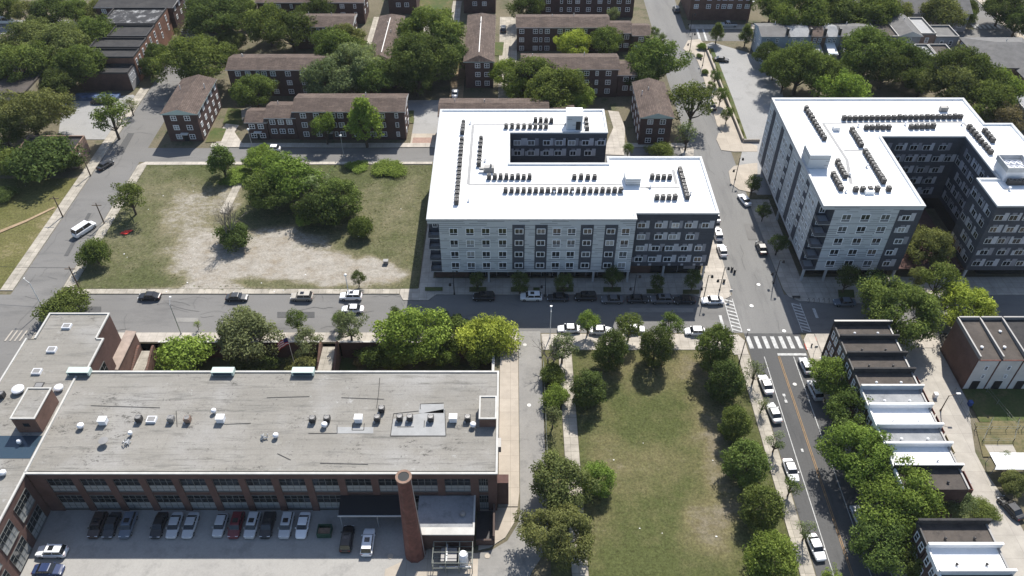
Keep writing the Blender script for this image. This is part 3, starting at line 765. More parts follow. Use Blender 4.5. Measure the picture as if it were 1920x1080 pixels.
for q in (((1543, 231), (1588, 300)), ((1543, 231), (1806, 229)), ((1588, 300), (1596, 345)), ((1582, 282), (1625, 282)), ((1806, 229), (1842, 272))): pad_strip(pad, 19.65, *q)
pad.build('walkway_pad', 'roof_pad', B)
ct = thing('cooling_tower', 'large boxed cooling unit with round fans on the courtyard apartment roof', 'cooling unit', (103, 140, 19.65))
b = MB(); b.box(101.4, 106.2, 137.4, 142, 19.65, 22.0); b.build('screen_wall', 'ac_white', ct)
b = MB()
for a in ((101.2, 106.4, 137.2, 137.38), (101.2, 106.4, 142.02, 142.2), (101.2, 101.38, 137.38, 142.02), (106.22, 106.4, 137.38, 142.02)): b.box(*a, 22.0, 23.1)
b.build('parapet', 'coping_grey', ct)
for i in range(6):
    b = MB(); b.lathe((102.6 + 1.2 * (i % 3), 138.8 + 1.5 * (i // 3), 22.0), ((.55, 0), (.55, .45), (.42, .45), (.40, .25), (.05, .25)), 12); b.build('fan', 'ac_white', ct)

# ---------------------------------------------------------------- the brick factory
FZ = 10.5
F = thing('brick_factory', 'long two storey brick factory with stained flat grey roof and a west wing', 'factory', (-40, 82, 0))
b = MB()
b.poly([(x, y, 0) for x, y in ()] or [(-74.8, 72.9, 0), (-2.2, 72.9, 0), (-2.2, 72.9, FZ - .1), (-74.8, 72.9, FZ - .1)], 1)
b.poly([(-2.1, 72.4, 0), (-2.1, 93.3, 0), (-2.1, 93.3, FZ - .1), (-2.1, 72.4, FZ - .1)]); b.poly([(-74.8, 93.3, HZ), (-2.1, 93.3, HZ), (-2.1, 93.3, FZ - .1), (-74.8, 93.3, FZ - .1)])
b.box(-74.7, -2.12, 72.42, 72.9, 9.0, FZ - .1)          # frieze over the bays
PIL = [-74.8] + [-72.9 + 5.17 * k + (.0) for k in range(0, 13)] + [-7.1 - .0, -2.12]
cx = [-70.3 + 5.17 * k for k in range(13)]
edges = []
for k, c in enumerate(cx): edges.append((c - 2.02, c + 2.02))
edges.append((-4.95, -3.5))
lo = -74.7
for a, c in edges:
    b.box(lo, a, 72.42, 72.9, 0, 9.0); lo = c
b.box(lo, -2.12, 72.42, 72.9, 0, 9.0)
for a, c in edges: b.box(a, c, 72.6, 72.9, 4.35, 5.3, 1)
b.build('wall', ('brick_factory', 'brick_dark'), F)
WG = [(-74.8, 40), (-74.8, 93), (-74.8, 101.1), (-74.8, 107.7), (-85.8, 107.7), (-85.8, 101.3), (-87.4, 101.3), (-87.4, 40)]
b = MB()
for i in range(len(WG)):
    p, q = WG[i], WG[(i + 1) % len(WG)]
    if p[0] == -74.8 and p[1] == 40: b.poly([(-74.8, 40, 0), (-74.8, 72.42, 0), (-74.8, 72.42, FZ - .1), (-74.8, 40, FZ - .1)], 1)
    else: b.poly([(*p, HZ), (*q, HZ), (*q, FZ - .1), (*p, FZ - .1)])
b.box(-74.78, -73.5, 92.9, 101.2, HZ, FZ - .12)
b.build('wing_wall', ('brick_factory', 'brick_factory'), F)
b = MB(); b.poly([(x, y, FZ - .1) for x, y in ((-74.6, 72.6), (-2.3, 72.6), (-2.3, 93.1), (-74.6, 93.1))]); b.build('roof', 'factory_roof', F)
b = MB(); b.poly([(x, y, FZ - .06) for x, y in ((-87.2, 40), (-74.9, 40), (-74.9, 92.9), (-73.6, 92.9), (-73.6, 101.1), (-75, 101.1), (-75, 107.5), (-85.6, 107.5), (-85.6, 101.1), (-87.2, 101.1))]); b.build('wing_roof', 'factory_roof', F)
b = MB()
for a in ((-75.0, -1.95, 72.25, 72.6, FZ - .12, FZ + .12), (-2.3, -1.95, 72.6, 93.1, FZ - .12, FZ + .12), (-73.4, -1.95, 93.1, 93.45, FZ - .12, FZ + .12), (-74.9, -74.6, 72.6, 93, FZ - .14, FZ + .22),
          (-74.95, -74.65, 40, 72.24, FZ - .12, FZ + .12), (-73.65, -73.35, 92.95, 101.3, FZ - .12, FZ + .16), (-75, -74.7, 101.3, 107.85, FZ - .12, FZ + .16), (-86, -75, 107.55, 107.85, FZ - .12, FZ + .16), (-86, -85.7, 101.3, 107.55, FZ - .12, FZ + .16), (-87.5, -87.2, 40, 101.3, FZ - .12, FZ + .16), (-74.7, -73.66, 101.0, 101.29, FZ - .12, FZ + .16)): b.box(*a)
b.build('coping', 'white_coping', F)
def big_window(root, face, u, c, z0, z1, w):
    """steel factory sash: dark upper lights, whitened lower lights"""
    f = MB(); g = MB(); h = z1 - z0
    f.box(-w / 2, w / 2, -.08, 0, h - .12, h); f.box(-w / 2, w / 2, -.16, 0, 0, .14)
    for i in range(5):
        x = -w / 2 + w * i / 4; f.box(max(x - .04, -w / 2), min(x + .04, w / 2), -.07, 0, .14, h - .12)
    zc = h * .46
    for zz in (h * .24, zc, h * .74): f.box(-w / 2 + .05, w / 2 - .05, -.06, -.004, zz - .03, zz + .03)
    g.poly([(-w / 2, -.02, .1), (w / 2, -.02, .1), (w / 2, -.02, zc), (-w / 2, -.02, zc)], 1)
    g.poly([(-w / 2, -.02, zc), (w / 2, -.02, zc), (w / 2, -.02, h - .1), (-w / 2, -.02, h - .1)], 0)
    k = (w, round(h, 2))
    if k not in WPROTO: WPROTO[k] = (f.mesh('window', 'sash_steel'), g.mesh('pane', ('glass_dark', 'glass_blind')))
    loc = (u, c, z0) if face == '-y' else (c, u, z0)
    o = put('window', WPROTO[k][0], root, loc=loc, rz=FACE[face]); put('pane', WPROTO[k][1], o, local=True)
for a, c in edges:
    w = c - a; x = (a + c) / 2
    big_window(F, '-y', x, 72.66, 5.3, 8.9, w); big_window(F, '-y', x, 72.66, .5, 4.3, w)
for y in (69.0, 63.5, 58.0, 52.4):
    big_window(F, '+x', y, -74.74, 5.3, 8.9, 4.0); big_window(F, '+x', y, -74.74, .5, 4.3, 4.0)
big_window(F, '+x', 96.6, -73.46, 2.5, 7.5, 4.0)
def brick_box(root, name, x0, x1, y0, y1, z0, z1, win=False):
    b = MB(); b.box(x0, x1, y0, y1, z0, z1, 0, 1); o = b.build(name, ('brick', 'factory_roof'), root)
    b = MB()
    for a in ((x0 - .1, x1 + .1, y0 - .1, y0 + .15), (x0 - .1, x1 + .1, y1 - .15, y1 + .1), (x0 - .1, x0 + .15, y0 + .15, y1 - .15), (x1 - .15, x1 + .1, y0 + .15, y1 - .15)): b.box(*a, z1 + .003, z1 + .18)
    b.build('coping', 'white_coping', o)
    if win: b = MB(); b.box((x0 + x1) / 2 - .5, (x0 + x1) / 2 + .5, y0 - .04, y0 - .004, (z0 + z1) / 2 - .2, (z0 + z1) / 2 + .6); b.build('window', 'glass_dark', o)
    return o
brick_box(F, 'penthouse', -79.2, -75.4, 80.3, 86.6, FZ - .1, FZ + 3.4, True)
brick_box(F, 'penthouse', -5.0, -2.35, 81.4, 86.0, FZ - .1, FZ + 2.0)
b = MB(); b.box(-90, -75.2, 75.2, 79.6, FZ - .05, FZ - .02); b.build('dark_roof_patch', 'skylight_glass', F)
for i, x in enumerate((-74.3, -49.5, -35.7)):
    b = MB(); b.box(x - 1.9, x + 1.9, 92.2, 93.5, FZ + .13, FZ + 1.0); o = b.build('skylight', 'pale_trim', F)
    b = MB(); b.poly([(x - 1.6, 92.19, FZ + .2), (x + 1.6, 92.19, FZ + .2), (x + 1.6, 92.19, FZ + .9), (x - 1.6, 92.19, FZ + .9)]); b.build('pane', 'skylight_glass', o)
b = MB(); b.box(-2.08, -.3, 73.6, 75.2, 0, 6.2); b.build('stair_block', 'brick_dark', F)
b = MB(); b.box(-2.08, -1.5, 78.2, 80, 8.0, 9.4); b.build('duct', 'ac_grey', F)
b = MB()
for p in (px((730, 816), (835, 816), (835, 765), (730, 770)),): pass
for q in ((732, 816, 836, 816, 834, 766, 736, 785), (785, 774, 832, 774, 832, 757, 787, 757), (630, 812, 700, 812, 700, 800, 632, 800)):
    b.poly([(*at(q[2 * i], q[2 * i + 1], FZ), FZ - .07) for i in range(4)])
b.build('roof_patch', 'roof_patch', F)
b = MB()
def strip(a, c, w=.14):
    p = Vector(at(*a, FZ)); q = Vector(at(*c, FZ)); d = (q - p).normalized(); n = Vector((-d.y, d.x)) * w / 2
    b.poly([(*(p + n), FZ - .045), (*(q + n), FZ - .045), (*(q - n), FZ - .045), (*(p - n), FZ - .045)])
for a, c in (((732, 817), (836, 817)), ((836, 817), (834, 768)), ((732, 817), (738, 775)), ((738, 775), (785, 770)), ((660, 806), (682, 806)), ((682, 806), (683, 793)), ((660, 806), (661, 793)), ((578, 812), (632, 812)), ((632, 812), (632, 797)), ((706, 765), (710, 735)), ((710, 735), (712, 708)), ((745, 800), (776, 800)), ((795, 801), (796, 788)), ((788, 757), (788, 767)), ((788, 757), (832, 755)), ((170, 760), (300, 764)), ((500, 745), (580, 743)), ((640, 745), (720, 748)), ((330, 770), (332, 800)), ((420, 795), (470, 793)), ((600, 868), (690, 870)), ((520, 850), (545, 862))): strip(a, c, .12)
b.build('roof_seam', 'tar_seam', F)
# annex, awning, cage, chimney
AN = thing('annex', 'low flat-roofed brick annex with pale coping behind the chimney', 'annex', (-10, 69, 0))
b = MB(); b.box(-14.4, -5.7, 65.6, 72.4, 0, 4.4); b.build('wall', 'brick_dark', AN)
b = MB(); b.box(-14.5, -5.6, 66.7, 72.4, 4.404, 4.45); b.build('roof', 'grey_coat', AN)
b = MB(); b.box(-14.6, -5.5, 65.4, 66.69, 4.404, 4.62); b.box(-5.8, -5.5, 66.7, 72.4, 4.46, 4.62); b.build('coping', 'white_coping', AN)
b = MB(); b.lathe((-7.4, 68.9, 4.45), ((.3, 0), (.3, .4), (.5, .42), (.4, .7), (.1, .75)), 10); b.build('roof_vent', 'ac_grey', AN)
AW = thing('awning', 'wide black awning over the factory loading bays', 'awning', (-21, 71, 0))
b = MB()
b.poly([(-27, 72.35, 4.6), (-27, 69.3, 3.7), (-15, 69.3, 3.7), (-15, 72.35, 4.6)]); b.poly([(-27, 72.35, 4.5), (-15, 72.35, 4.5), (-15, 69.3, 3.6), (-27, 69.3, 3.6)]); b.build('awning_sheet', 'black_awning', AW)
b = MB(); b.box(-27.1, -15, 69.15, 69.3, 3.5, 3.75); b.build('front_rail', 'coping_grey', AW)
for x in (-26.8, -21): b = MB(); b.tube((x, 69.4, 0), (x, 69.4, 3.6), .07, .07); b.build('post', 'steel', AW)
CH = thing('brick_chimney', 'tall tapered octagonal brick chimney standing in front of the factory', 'chimney', (-14.8, 64.6, 0))
b = MB(); b.lathe((-14.8, 64.8, 0), ((1.62, 0), (1.55, 2), (.98, 19.6), (1.12, 19.7), (1.12, 20.6)), 10); b.build('shaft', 'rust_red', CH)
b = MB(); b.lathe((-14.8, 64.8, 20.55), ((1.16, 0), (1.16, .22), (.8, .22), (.78, .09)), 16); b.build('cap', 'brick_tan', CH)
b = MB(); b.lathe((-14.8, 64.8, 20.2), ((.8, .5), (.8, .51), (.02, .512)), 12); b.build('flue', 'dark_opening', CH)
b = MB(); b.tube((-13.25, 64.3, .3), (-13.75, 64.5, 20.4), .05, .05, 5); b.build('conduit', 'steel', CH)
CG = thing('metal_cage', 'open steel cage of pipes and rails around machinery beside the chimney', 'metal cage', (-8.7, 63, 0))
b = MB()
for x in (-11.8, -9.8, -7.8, -5.8):
    for y in (61.6, 65.2): b.tube((x, y, 0), (x, y, 3.0), .07, .07, 5)
for z in (1.5, 3.0):
    for y in (61.6, 63.4, 65.2): b.tube((-11.8, y, z), (-5.8, y, z), .06, .06, 5)
    for x in (-11.8, -9.8, -7.8, -5.8): b.tube((x, 61.6, z), (x, 65.2, z), .06, .06, 5)
b.build('frame', 'fence_metal', CG)
b = MB(); b.box(-10.6, -8.2, 62.4, 64.6, .2, 2.2); b.build('machine', 'ac_grey', CG)
b = MB(); b.lathe((-7.2, 63.2, .2), ((.75, 0), (.75, 2.4), (.55, 2.8), (.05, 2.9)), 14); b.build('tank', 'ac_white', CG)
b = MB(); b.box(-10.8, -6, 61.9, 62.1, .9, 1.3); b.box(-9.9, -9.6, 62.2, 65, 2.4, 2.6); b.build('pipe', 'steel', CG)
W = thing('garden_wall', 'brick wall with step down beside the annex at the factory corner', 'wall', (-4, 68, 0))
b = MB(); b.box(-5.4, -2.6, 66.2, 66.5, 0, 1.6); b.box(-2.75, -2.45, 66.5, 72.3, 0, 2.4); b.build('wall', 'brick_dark', W)
b = MB(); b.box(-5.4, -2.8, 66.6, 72.3, .14, .2); b.build('sunken_floor', 'ac_dark', W)

# sunken courtyard north of the factory
def retaining(x0, x1, y0, y1, z1, label, mat='brick_dark'):
    t = thing('retaining_wall', label, 'wall', ((x0 + x1) / 2, (y0 + y1) / 2, 0))
    b = MB(); b.box(x0, x1, y0, y1, HZ, z1 - .15); b.build('wall', mat, t)
    b = MB(); b.box(x0 - .05, x1 + .05, y0 - .05, y1 + .05, z1 - .147, z1); b.build('coping', 'white_coping', t)
retaining(-69.4, -37.6, 110.0, 110.35, .5, 'dark brick retaining wall below the pavement, from the entry porch to the flag')
retaining(-33.6, -3.2, 110.0, 110.35, .5, 'dark brick retaining wall behind the bright trees, east of the sunken steps')
retaining(-3.5, -3.1, 93.6, 109.9, .5, 'brick retaining wall along the end of the sunken garden by the lane')
def stair(x0, x1, ytop, ybot, n, label):
    t = thing('stone_steps', label, 'steps', ((x0 + x1) / 2, ytop, 0))
    b = MB()
    for i in range(n):
        y1 = ytop - (ytop - ybot) * i / n; z = .1 + HZ * (i + 1) / (n + 1)
        b.box(x0, x1, ybot - .002 * i, y1, HZ, z)
    b.build('tread', 'concrete_old', t)
    for x in (x0 - .5, x1 + .1):
        b = MB(); v = [(ytop + .3, .9), (ytop - .5, .9), (ybot, HZ + 1.2), (ybot, HZ), (ytop + .3, HZ)]
        o = len(b.v); b.v += [(x, y, z) for y, z in v] + [(x + .4, y, z) for y, z in v]
        b.f += [tuple(o + i for i in range(5)), tuple(o + 9 - i for i in range(5))] + [(o + i, o + i + 5, o + (i + 1) % 5 + 5, o + (i + 1) % 5) for i in range(5)]; b.m += [0] * 7
        b.build('cheek_wall', 'brick', t)
stair(-37.0, -34.4, 109.6, 100.5, 7, 'steps between brick cheek walls going down beside the flag')
stair(-72.4, -70.2, 108.5, 97, 7, 'brick-sided steps going down beside the factory west wing')
PO = thing('entry_porch', 'brick entry porch with a sloping pale roof against the factory west wing', 'porch', (-71.8, 104, 0))
b = MB(); b.box(-74.76, -73.1, 100.5, 110.1, HZ, 3.1); b.build('wall', 'brick', PO)
b = MB(); b.poly([(-74.9, 100.3, 3.5), (-73.0, 100.3, 3.2), (-73.0, 110.3, 3.2), (-74.9, 110.3, 3.5)]); b.box(-73.1, -72.95, 100.3, 110.3, 3.02, 3.19); b.box(-74.8, -73.1, 100.3, 100.45, 3.02, 3.19); b.build('roof', 'porch_roof', PO)
FL = thing('flagpole', 'white flagpole with a striped flag hanging in the sunken garden', 'flagpole', (-45.6, 103.5, HZ))
p0 = (*at(549, 674, -2), HZ); p1 = Vector((*at(539, 633, 5.0), 5.0)); p0 = (p1.x, p1.y, HZ)
b = MB(); b.tube(p0, tuple(p1), .07, .05, 6); b.build('pole', 'lamp_white', FL)
b = MB()
for i in range(7):
    for j in range(8):
        mi = 2 if (i > 2 and j < 3) else (0 if i % 2 == 0 else 1)
        def q(a, c): return (p1.x - .06 - .28 * a, p1.y + .12 * math.sin(a * 1.2), p1.z - .1 - 1.9 + 1.9 * c / 7 - .1 * a * .5 - .02 * a * a)
        b.poly([q(j, i), q(j + 1, i), q(j + 1, i + 1), q(j, i + 1)], mi)
b.build('flag', ('flag_red', 'flag_white', 'flag_blue'), FL)

# ---------------------------------------------------------------- brick housing blocks with brown roofs
def gable(b, x0, x1, y0, y1, z, rise, axis, hip=0, o=.45, t=.16, m=0, mt=1):
    """low pitched roof: ridge along x or y; hip pulls the ridge ends in"""
    X0, X1, Y0, Y1 = x0 - o, x1 + o, y0 - o, y1 + o
    if axis == 'x':
        ym = (y0 + y1) / 2; r0 = (X0 + hip, ym, z + rise); r1 = (X1 - hip, ym, z + rise)
        c = [(X0, Y0, z), (X1, Y0, z), (X1, Y1, z), (X0, Y1, z)]
        b.poly([c[0], c[1], r1, r0], m); b.poly([c[2], c[3], r0, r1], m); b.poly([c[1], c[2], r1], m if hip else mt); b.poly([c[3], c[0], r0], m if hip else mt)
    else:
        xm = (x0 + x1) / 2; r0 = (xm, Y0 + hip, z + rise); r1 = (xm, Y1 - hip, z + rise)
        c = [(X0, Y0, z), (X1, Y0, z), (X1, Y1, z), (X0, Y1, z)]
        b.poly([c[1], c[2], r1, r0], m); b.poly([c[3], c[0], r0, r1], m); b.poly([c[0], c[1], r0], m if hip else mt); b.poly([c[2], c[3], r1], m if hip else mt)
    for i in range(4):
        p, q = c[i], c[(i + 1) % 4]; b.poly([(p[0], p[1], z - t), (q[0], q[1], z - t), q, p], mt)
    b.poly([(x, y, z - t) for x, y, _ in c], mt)
def block(label, x0, x1, y0, y1, eave, axis, rows, cols, rise=1.35, wall='brick_dark', hip=0, roof=None, side=True, group='brown roofed brick housing blocks', cat='housing block', name='housing_block', trim='trim_white', ridge=False, door=None, ww=1.5, vents=2):
    r = random.Random(hash((round(x0, 1), round(y0, 1))) & 0xffff)
    T = thing(name, label, cat, ((x0 + x1) / 2, (y0 + y1) / 2, 0), group=group)
    b = MB(); b.box(x0, x1, y0, y1, 0, eave - .16)
    b.build('wall', wall, T)
    b = MB(); gable(b, x0, x1, y0, y1, eave, rise, axis, hip); rf = b.build('roof', (roof or ('shingle_along' if axis == 'x' else 'shingle_across'), trim), T)
    if ridge:
        xm = (x0 + x1) / 2; b = MB(); b.box(xm - .12, xm + .12, y0 + 3, y1 - 4, eave + rise - .02, eave + rise + .06); b.build('ridge_cap', 'trim_white', rf)
    for k in range(vents):
        xv = r.uniform(x0 + 1, x1 - 1); yv = y0 + (y1 - y0) * r.uniform(.55, .75)
        b = MB(); b.tube((xv, yv, eave + .2), (xv, yv, eave + rise + .5), .11, .11, 6); b.build('vent_pipe', 'trim_white', rf)
    zs = [eave - 1.35 - 2.75 * k for k in range(rows)]
    for z in zs:
        if z < .9: continue
        for i, u in enumerate(cols):
            x = x0 + (x1 - x0) * u
            narrow = (i % 5 == 2 and len(cols) > 4)
            window(T, x, y0, z, '-y', .9 if narrow else ww, 1.45, 'single' if narrow else 'double', pane=False)
    if side:
        f, xs = ('+x', x1) if (x0 + x1) / 2 < 0 else ('-x', x0)
        n = max(1, int((y1 - y0) / 3.4))
        for z in zs:
            if z < .9: continue
            for i in range(n): window(T, xs, y0 + (i + .5) * (y1 - y0) / n, z, f, 1.3, 1.35, 'double', pane=False)
    if door:
        for u in door:
            x = x0 + (x1 - x0) * u; b = MB(); b.box(x - .6, x + .6, y0 - .04, y0 - .004, .1, 2.3); d = b.build('door', 'steel_dark', T)
            b = MB(); b.box(x - 1, x + 1, y0 - 1.1, y0 - .05, 2.5, 2.65); b.build('door_canopy', 'trim_white', d)
    return T
block('detached brick block with pale gable end at the corner of the west street', -90.2, -81.4, 184.3, 202.6, 8.3, 'y', 3, (.3, .7), trim='pale_trim', door=(.5,))
block('long three storey brick block behind two bright green street trees facing the lot', -56.3, -27.7, 185.1, 193.9, 8.6, 'x', 3, (.08, .2, .36, .42, .55, .7, .8, .93), door=(.3, .62))
block('low two storey brick end with brown roof at the west end of the long block', -69.3, -64.1, 185.1, 192.0, 5.4, 'x', 2, (.25, .7), trim='trim_white', vents=0, door=(.5,))
block('middle brick section one step lower than the long block facing the lot', -63.9, -56.5, 185.3, 193.2, 6.6, 'x', 2, (.2, .5, .8), vents=1)
block('brick block with long brown roof behind the corner block and tree', -79.7, -51.5, 208.6, 217.6, 8.3, 'x', 3, (.1, .2, .3, .36, .45, .6, .75, .9))
block('brick block with brown roof beside the large dark oak, third row back', -66.8, -49.1, 238.4, 247.5, 7.4, 'x', 2, (.1, .25, .4, .52, .68, .86))
block('brown roofed brick block running away from the camera, west of the largest tree', -40.6, -33.4, 213.3, 243.5, 8.4, 'y', 3, (.3, .7), trim='pale_trim', ridge=True, hip=1.5)
block('brown roofed brick block running away from the camera, east of the largest tree', -13.0, -5.0, 213.3, 244.2, 8.4, 'y', 3, (.45, .78), trim='pale_trim', ridge=True, hip=1.5)
block('brick block with brown roof behind the yellowish round tree', 2.1, 30.3, 236.9, 245.8, 7.9, 'x', 3, (.05, .2, .26, .33, .47, .55, .63, .75, .9), side=False)
block('lower brick section at the east end of the block behind the yellowish tree', 30.5, 37.4, 236.6, 245.0, 6.2, 'x', 2, (.2, .5, .8), side=False, vents=0)
block('lowest brick end section with two windows beside the right street', 37.8, 42.9, 235.4, 243.4, 6.0, 'x', 2, (.5,), side=False, vents=0, door=(.3,))
block('brick block with long brown roof half hidden by trees behind the L-shaped roof', 3.4, 30.3, 207.9, 216.9, 8.8, 'x', 3, (.1, .2, .3, .42, .5, .6, .67, .78, .9), side=False)
block('low brown roofed brick annexe beside the spreading tree at the right street', 30.5, 36.0, 208.3, 216.5, 6.8, 'x', 2, (.4, .8), side=False, vents=0)
block('detached brick block with hipped front gable beside the right street', 33.7, 41.8, 182.5, 200.7, 8.3, 'y', 3, (.3, .7), trim='pale_trim', hip=0)
block('brown roofed brick block directly behind the L-shaped white roof', -18.4, 9.7, 184.0, 192.8, 7.8, 'x', 2, (.1, .3, .5), side=False, rise=1.3)
block('low brown roofed brick wing just behind the white roof stair bulkhead', 9.9, 16.6, 184.5, 192.0, 6.2, 'x', 2, (.5,), side=False, vents=0)
block('dark brick block at the top edge of the photo behind two trees', -82.8, -48.2, 256.8, 267, 7.4, 'x', 2, (.08, .2, .32, .44, .56, .68, .8, .92))
block('brick block end with four windows at the top edge beside the pale path', -41, -31.6, 264.3, 290, 10.2, 'y', 3, (.35, .65), side=False)
block('brick block end with four windows at the top edge beside the lawn', -15.8, -5, 265.2, 290, 10.2, 'y', 3, (.35, .65), side=False)
block('long dark brick block at the top edge next to the right street', 7.6, 41.2, 261.8, 272, 6.9, 'x', 2, (.05, .15, .28, .36, .44, .55, .66, .75, .85, .94), side=False)
block('tall red brick hall with rows of windows at the top edge beyond the crossing', 59.5, 79.8, 259.7, 276, 11.6, 'x', 3, (.1, .3, .45, .55, .65, .8, .93), side=False, wall='brick', group='far brick buildings', cat='brick hall', name='brick_hall')
block('far dark brick building at the very top left corner behind trees', -133, -108.5, 251, 264, 8.2, 'x', 2, (.1, .3, .5, .7, .9), roof='tar_roof', group='far brick buildings', name='brick_building', cat='building', rise=.4)
block('far brick building with white window bay beside the oak at the top', -104.5, -91, 252.5, 262, 9.0, 'x', 2, (.2, .5, .8), roof='tar_roof', wall='brick', group='far brick buildings', name='brick_building', cat='building', rise=.4)
block('dark brick terrace behind trees at the top edge beyond the blue-grey houses', 106, 125.2, 252.6, 262, 8.8, 'x', 2, (.1, .25, .4, .55, .7, .85), roof='grey_shingle', side=False, group='far brick buildings', name='brick_building', cat='building', rise=.5)
block('grey roofed far house with a row of windows at the top edge', 126, 148, 250.5, 262, 6.5, 'x', 2, (.1, .3, .5, .7, .9), roof='grey_shingle', wall='stucco_grey', side=False, group='far brick buildings', name='far_house', cat='house', rise=3.0)
block('dark grey house in the far top right corner beyond the side street', 172, 196, 236, 256, 7.5, 'x', 2, (.1, .3, .5), roof='grey_shingle', wall='brick_dark', group='far brick buildings', name='far_house', cat='house', rise=3)

# ---------------------------------------------------------------- flat roofed street buildings, top left
def flat_house(name, label, x0, x1, y0, y1, z, wall, roof, front=(), side=None, par=.55, cat='row house', group=None, win=(1.1, 1.6), cope='trim_white', zs=None, style='single', frontwall=None):
    T = thing(name, label, cat, ((x0 + x1) / 2, (y0 + y1) / 2, 0), group=group)
    b = MB(); b.box(x0, x1, y0, y1, 0, z, 0)
    if frontwall: b.box(x0 + .02, x1 - .02, y0 - .03, y0 - .002, 0, z - .1, 1)
    b.build('wall', (wall, frontwall or wall), T)
    b = MB(); b.poly([(x0 + .25, y0 + .25, z + .01), (x1 - .25, y0 + .25, z + .01), (x1 - .25, y1 - .25, z + .01), (x0 + .25, y1 - .25, z + .01)]); b.build('roof', roof, T)
    b = MB()
    for a in ((x0, x1, y0, y0 + .25), (x0, x1, y1 - .25, y1), (x0, x0 + .25, y0 + .25, y1 - .25), (x1 - .25, x1, y0 + .25, y1 - .25)): b.box(*a, z, z + par)
    b.build('parapet', cope, T)
    zs = zs or [z - 1.7, z - 4.6]
    for zz in zs:
        for u in front: window(T, x0 + (x1 - x0) * u, y0 - (.032 if frontwall else 0), zz, '-y', *win, style, pane=False)
        if side:
            f, xs = side[0], (x1 if side[0] == '+x' else x0)
            for u in side[1]: window(T, xs, y0 + (y1 - y0) * u, zz, f, *win, style, pane=False)
    return T
g = 'flat roofed row on the west street'
CHS = flat_house('corner_house', 'low brick house with windowless end wall and grey painted side above the blue tarps', -124, -109.6, 211.6, 217, 5.3, 'brick_dark', 'tar_roof', side=('+x', (.2, .45, .7)), group=g, cope='ac_dark', zs=[3.4], win=(.9, 2.2))
b = MB(); b.box(-109.59, -109.56, 211.65, 216.95, .1, 5.2); b.build('painted_side', 'stucco_grey', CHS)
for i, (y0, y1, x0, lab, rf) in enumerate(((217.2, 222.6, -122, 'brick row house with plain black roof, first north of the grey painted end', 'tar_roof'), (222.8, 229, -124, 'brick row house with grey black roof and vent pipe, middle of the west street row', 'tar_roof'), (229.2, 237, -121, 'orange brick row house with worn dark roof, third north in the west street row', 'tar_roof'), (237.2, 249, -126, 'orange brick corner building with white patches over its black roof', 'tar_patched'))):
    flat_house('row_house', lab, x0, -109.2, y0, y1, 7.4 + .35 * i, 'brick_orange', rf, side=('+x', (.25, .75)), group=g, cope='ac_dark', win=(1.0, 1.9))
flat_house('tan_building', 'tan sided flat roofed building with dark roof at the left edge of the photo', -152, -133.0, 198.5, 211, 6, 'tan_wall', 'tar_brown', side=('+x', (.8,)), cat='building', cope='tar_brown', zs=[3])
flat_house('brick_shed', 'small flat roofed brick building behind the hedge trees at the west street', -124, -109.6, 171.6, 179.5, 4.2, 'brick_tan', 'tar_roof', side=('+x', (.3,)), cat='building', zs=[2.2], win=(1, 1), cope='brick_tan')
tg = tag(None or (lambda b: (b.box(-124.5, -112, 205.6, 208.6, 0, 1.0), b.box(-119, -114, 204, 206.2, 0, .6), b.build('tarpaulin', 'tarp_blue'))[-1])(MB()), 'blue tarpaulin over goods below the brick end wall in the small lot', 'tarpaulin')
x, y = at(237, 437); b = MB(); b.poly([(x - 1.1, y - .8, .34), (x + .5, y - .9, .40), (x + 1.0, y + .1, .34), (x - .9, y - .1, .44)]); b.poly([(x - .6, y - .1, .33), (x + 1.2, y + .0, .42), (x + 1.4, y + .8, .34), (x - .5, y + .6, .34)])
tag(b.build('red_sheet', 'tarp_red'), 'crumpled red plastic sheet lying on the vacant lot grass', 'plastic sheet')

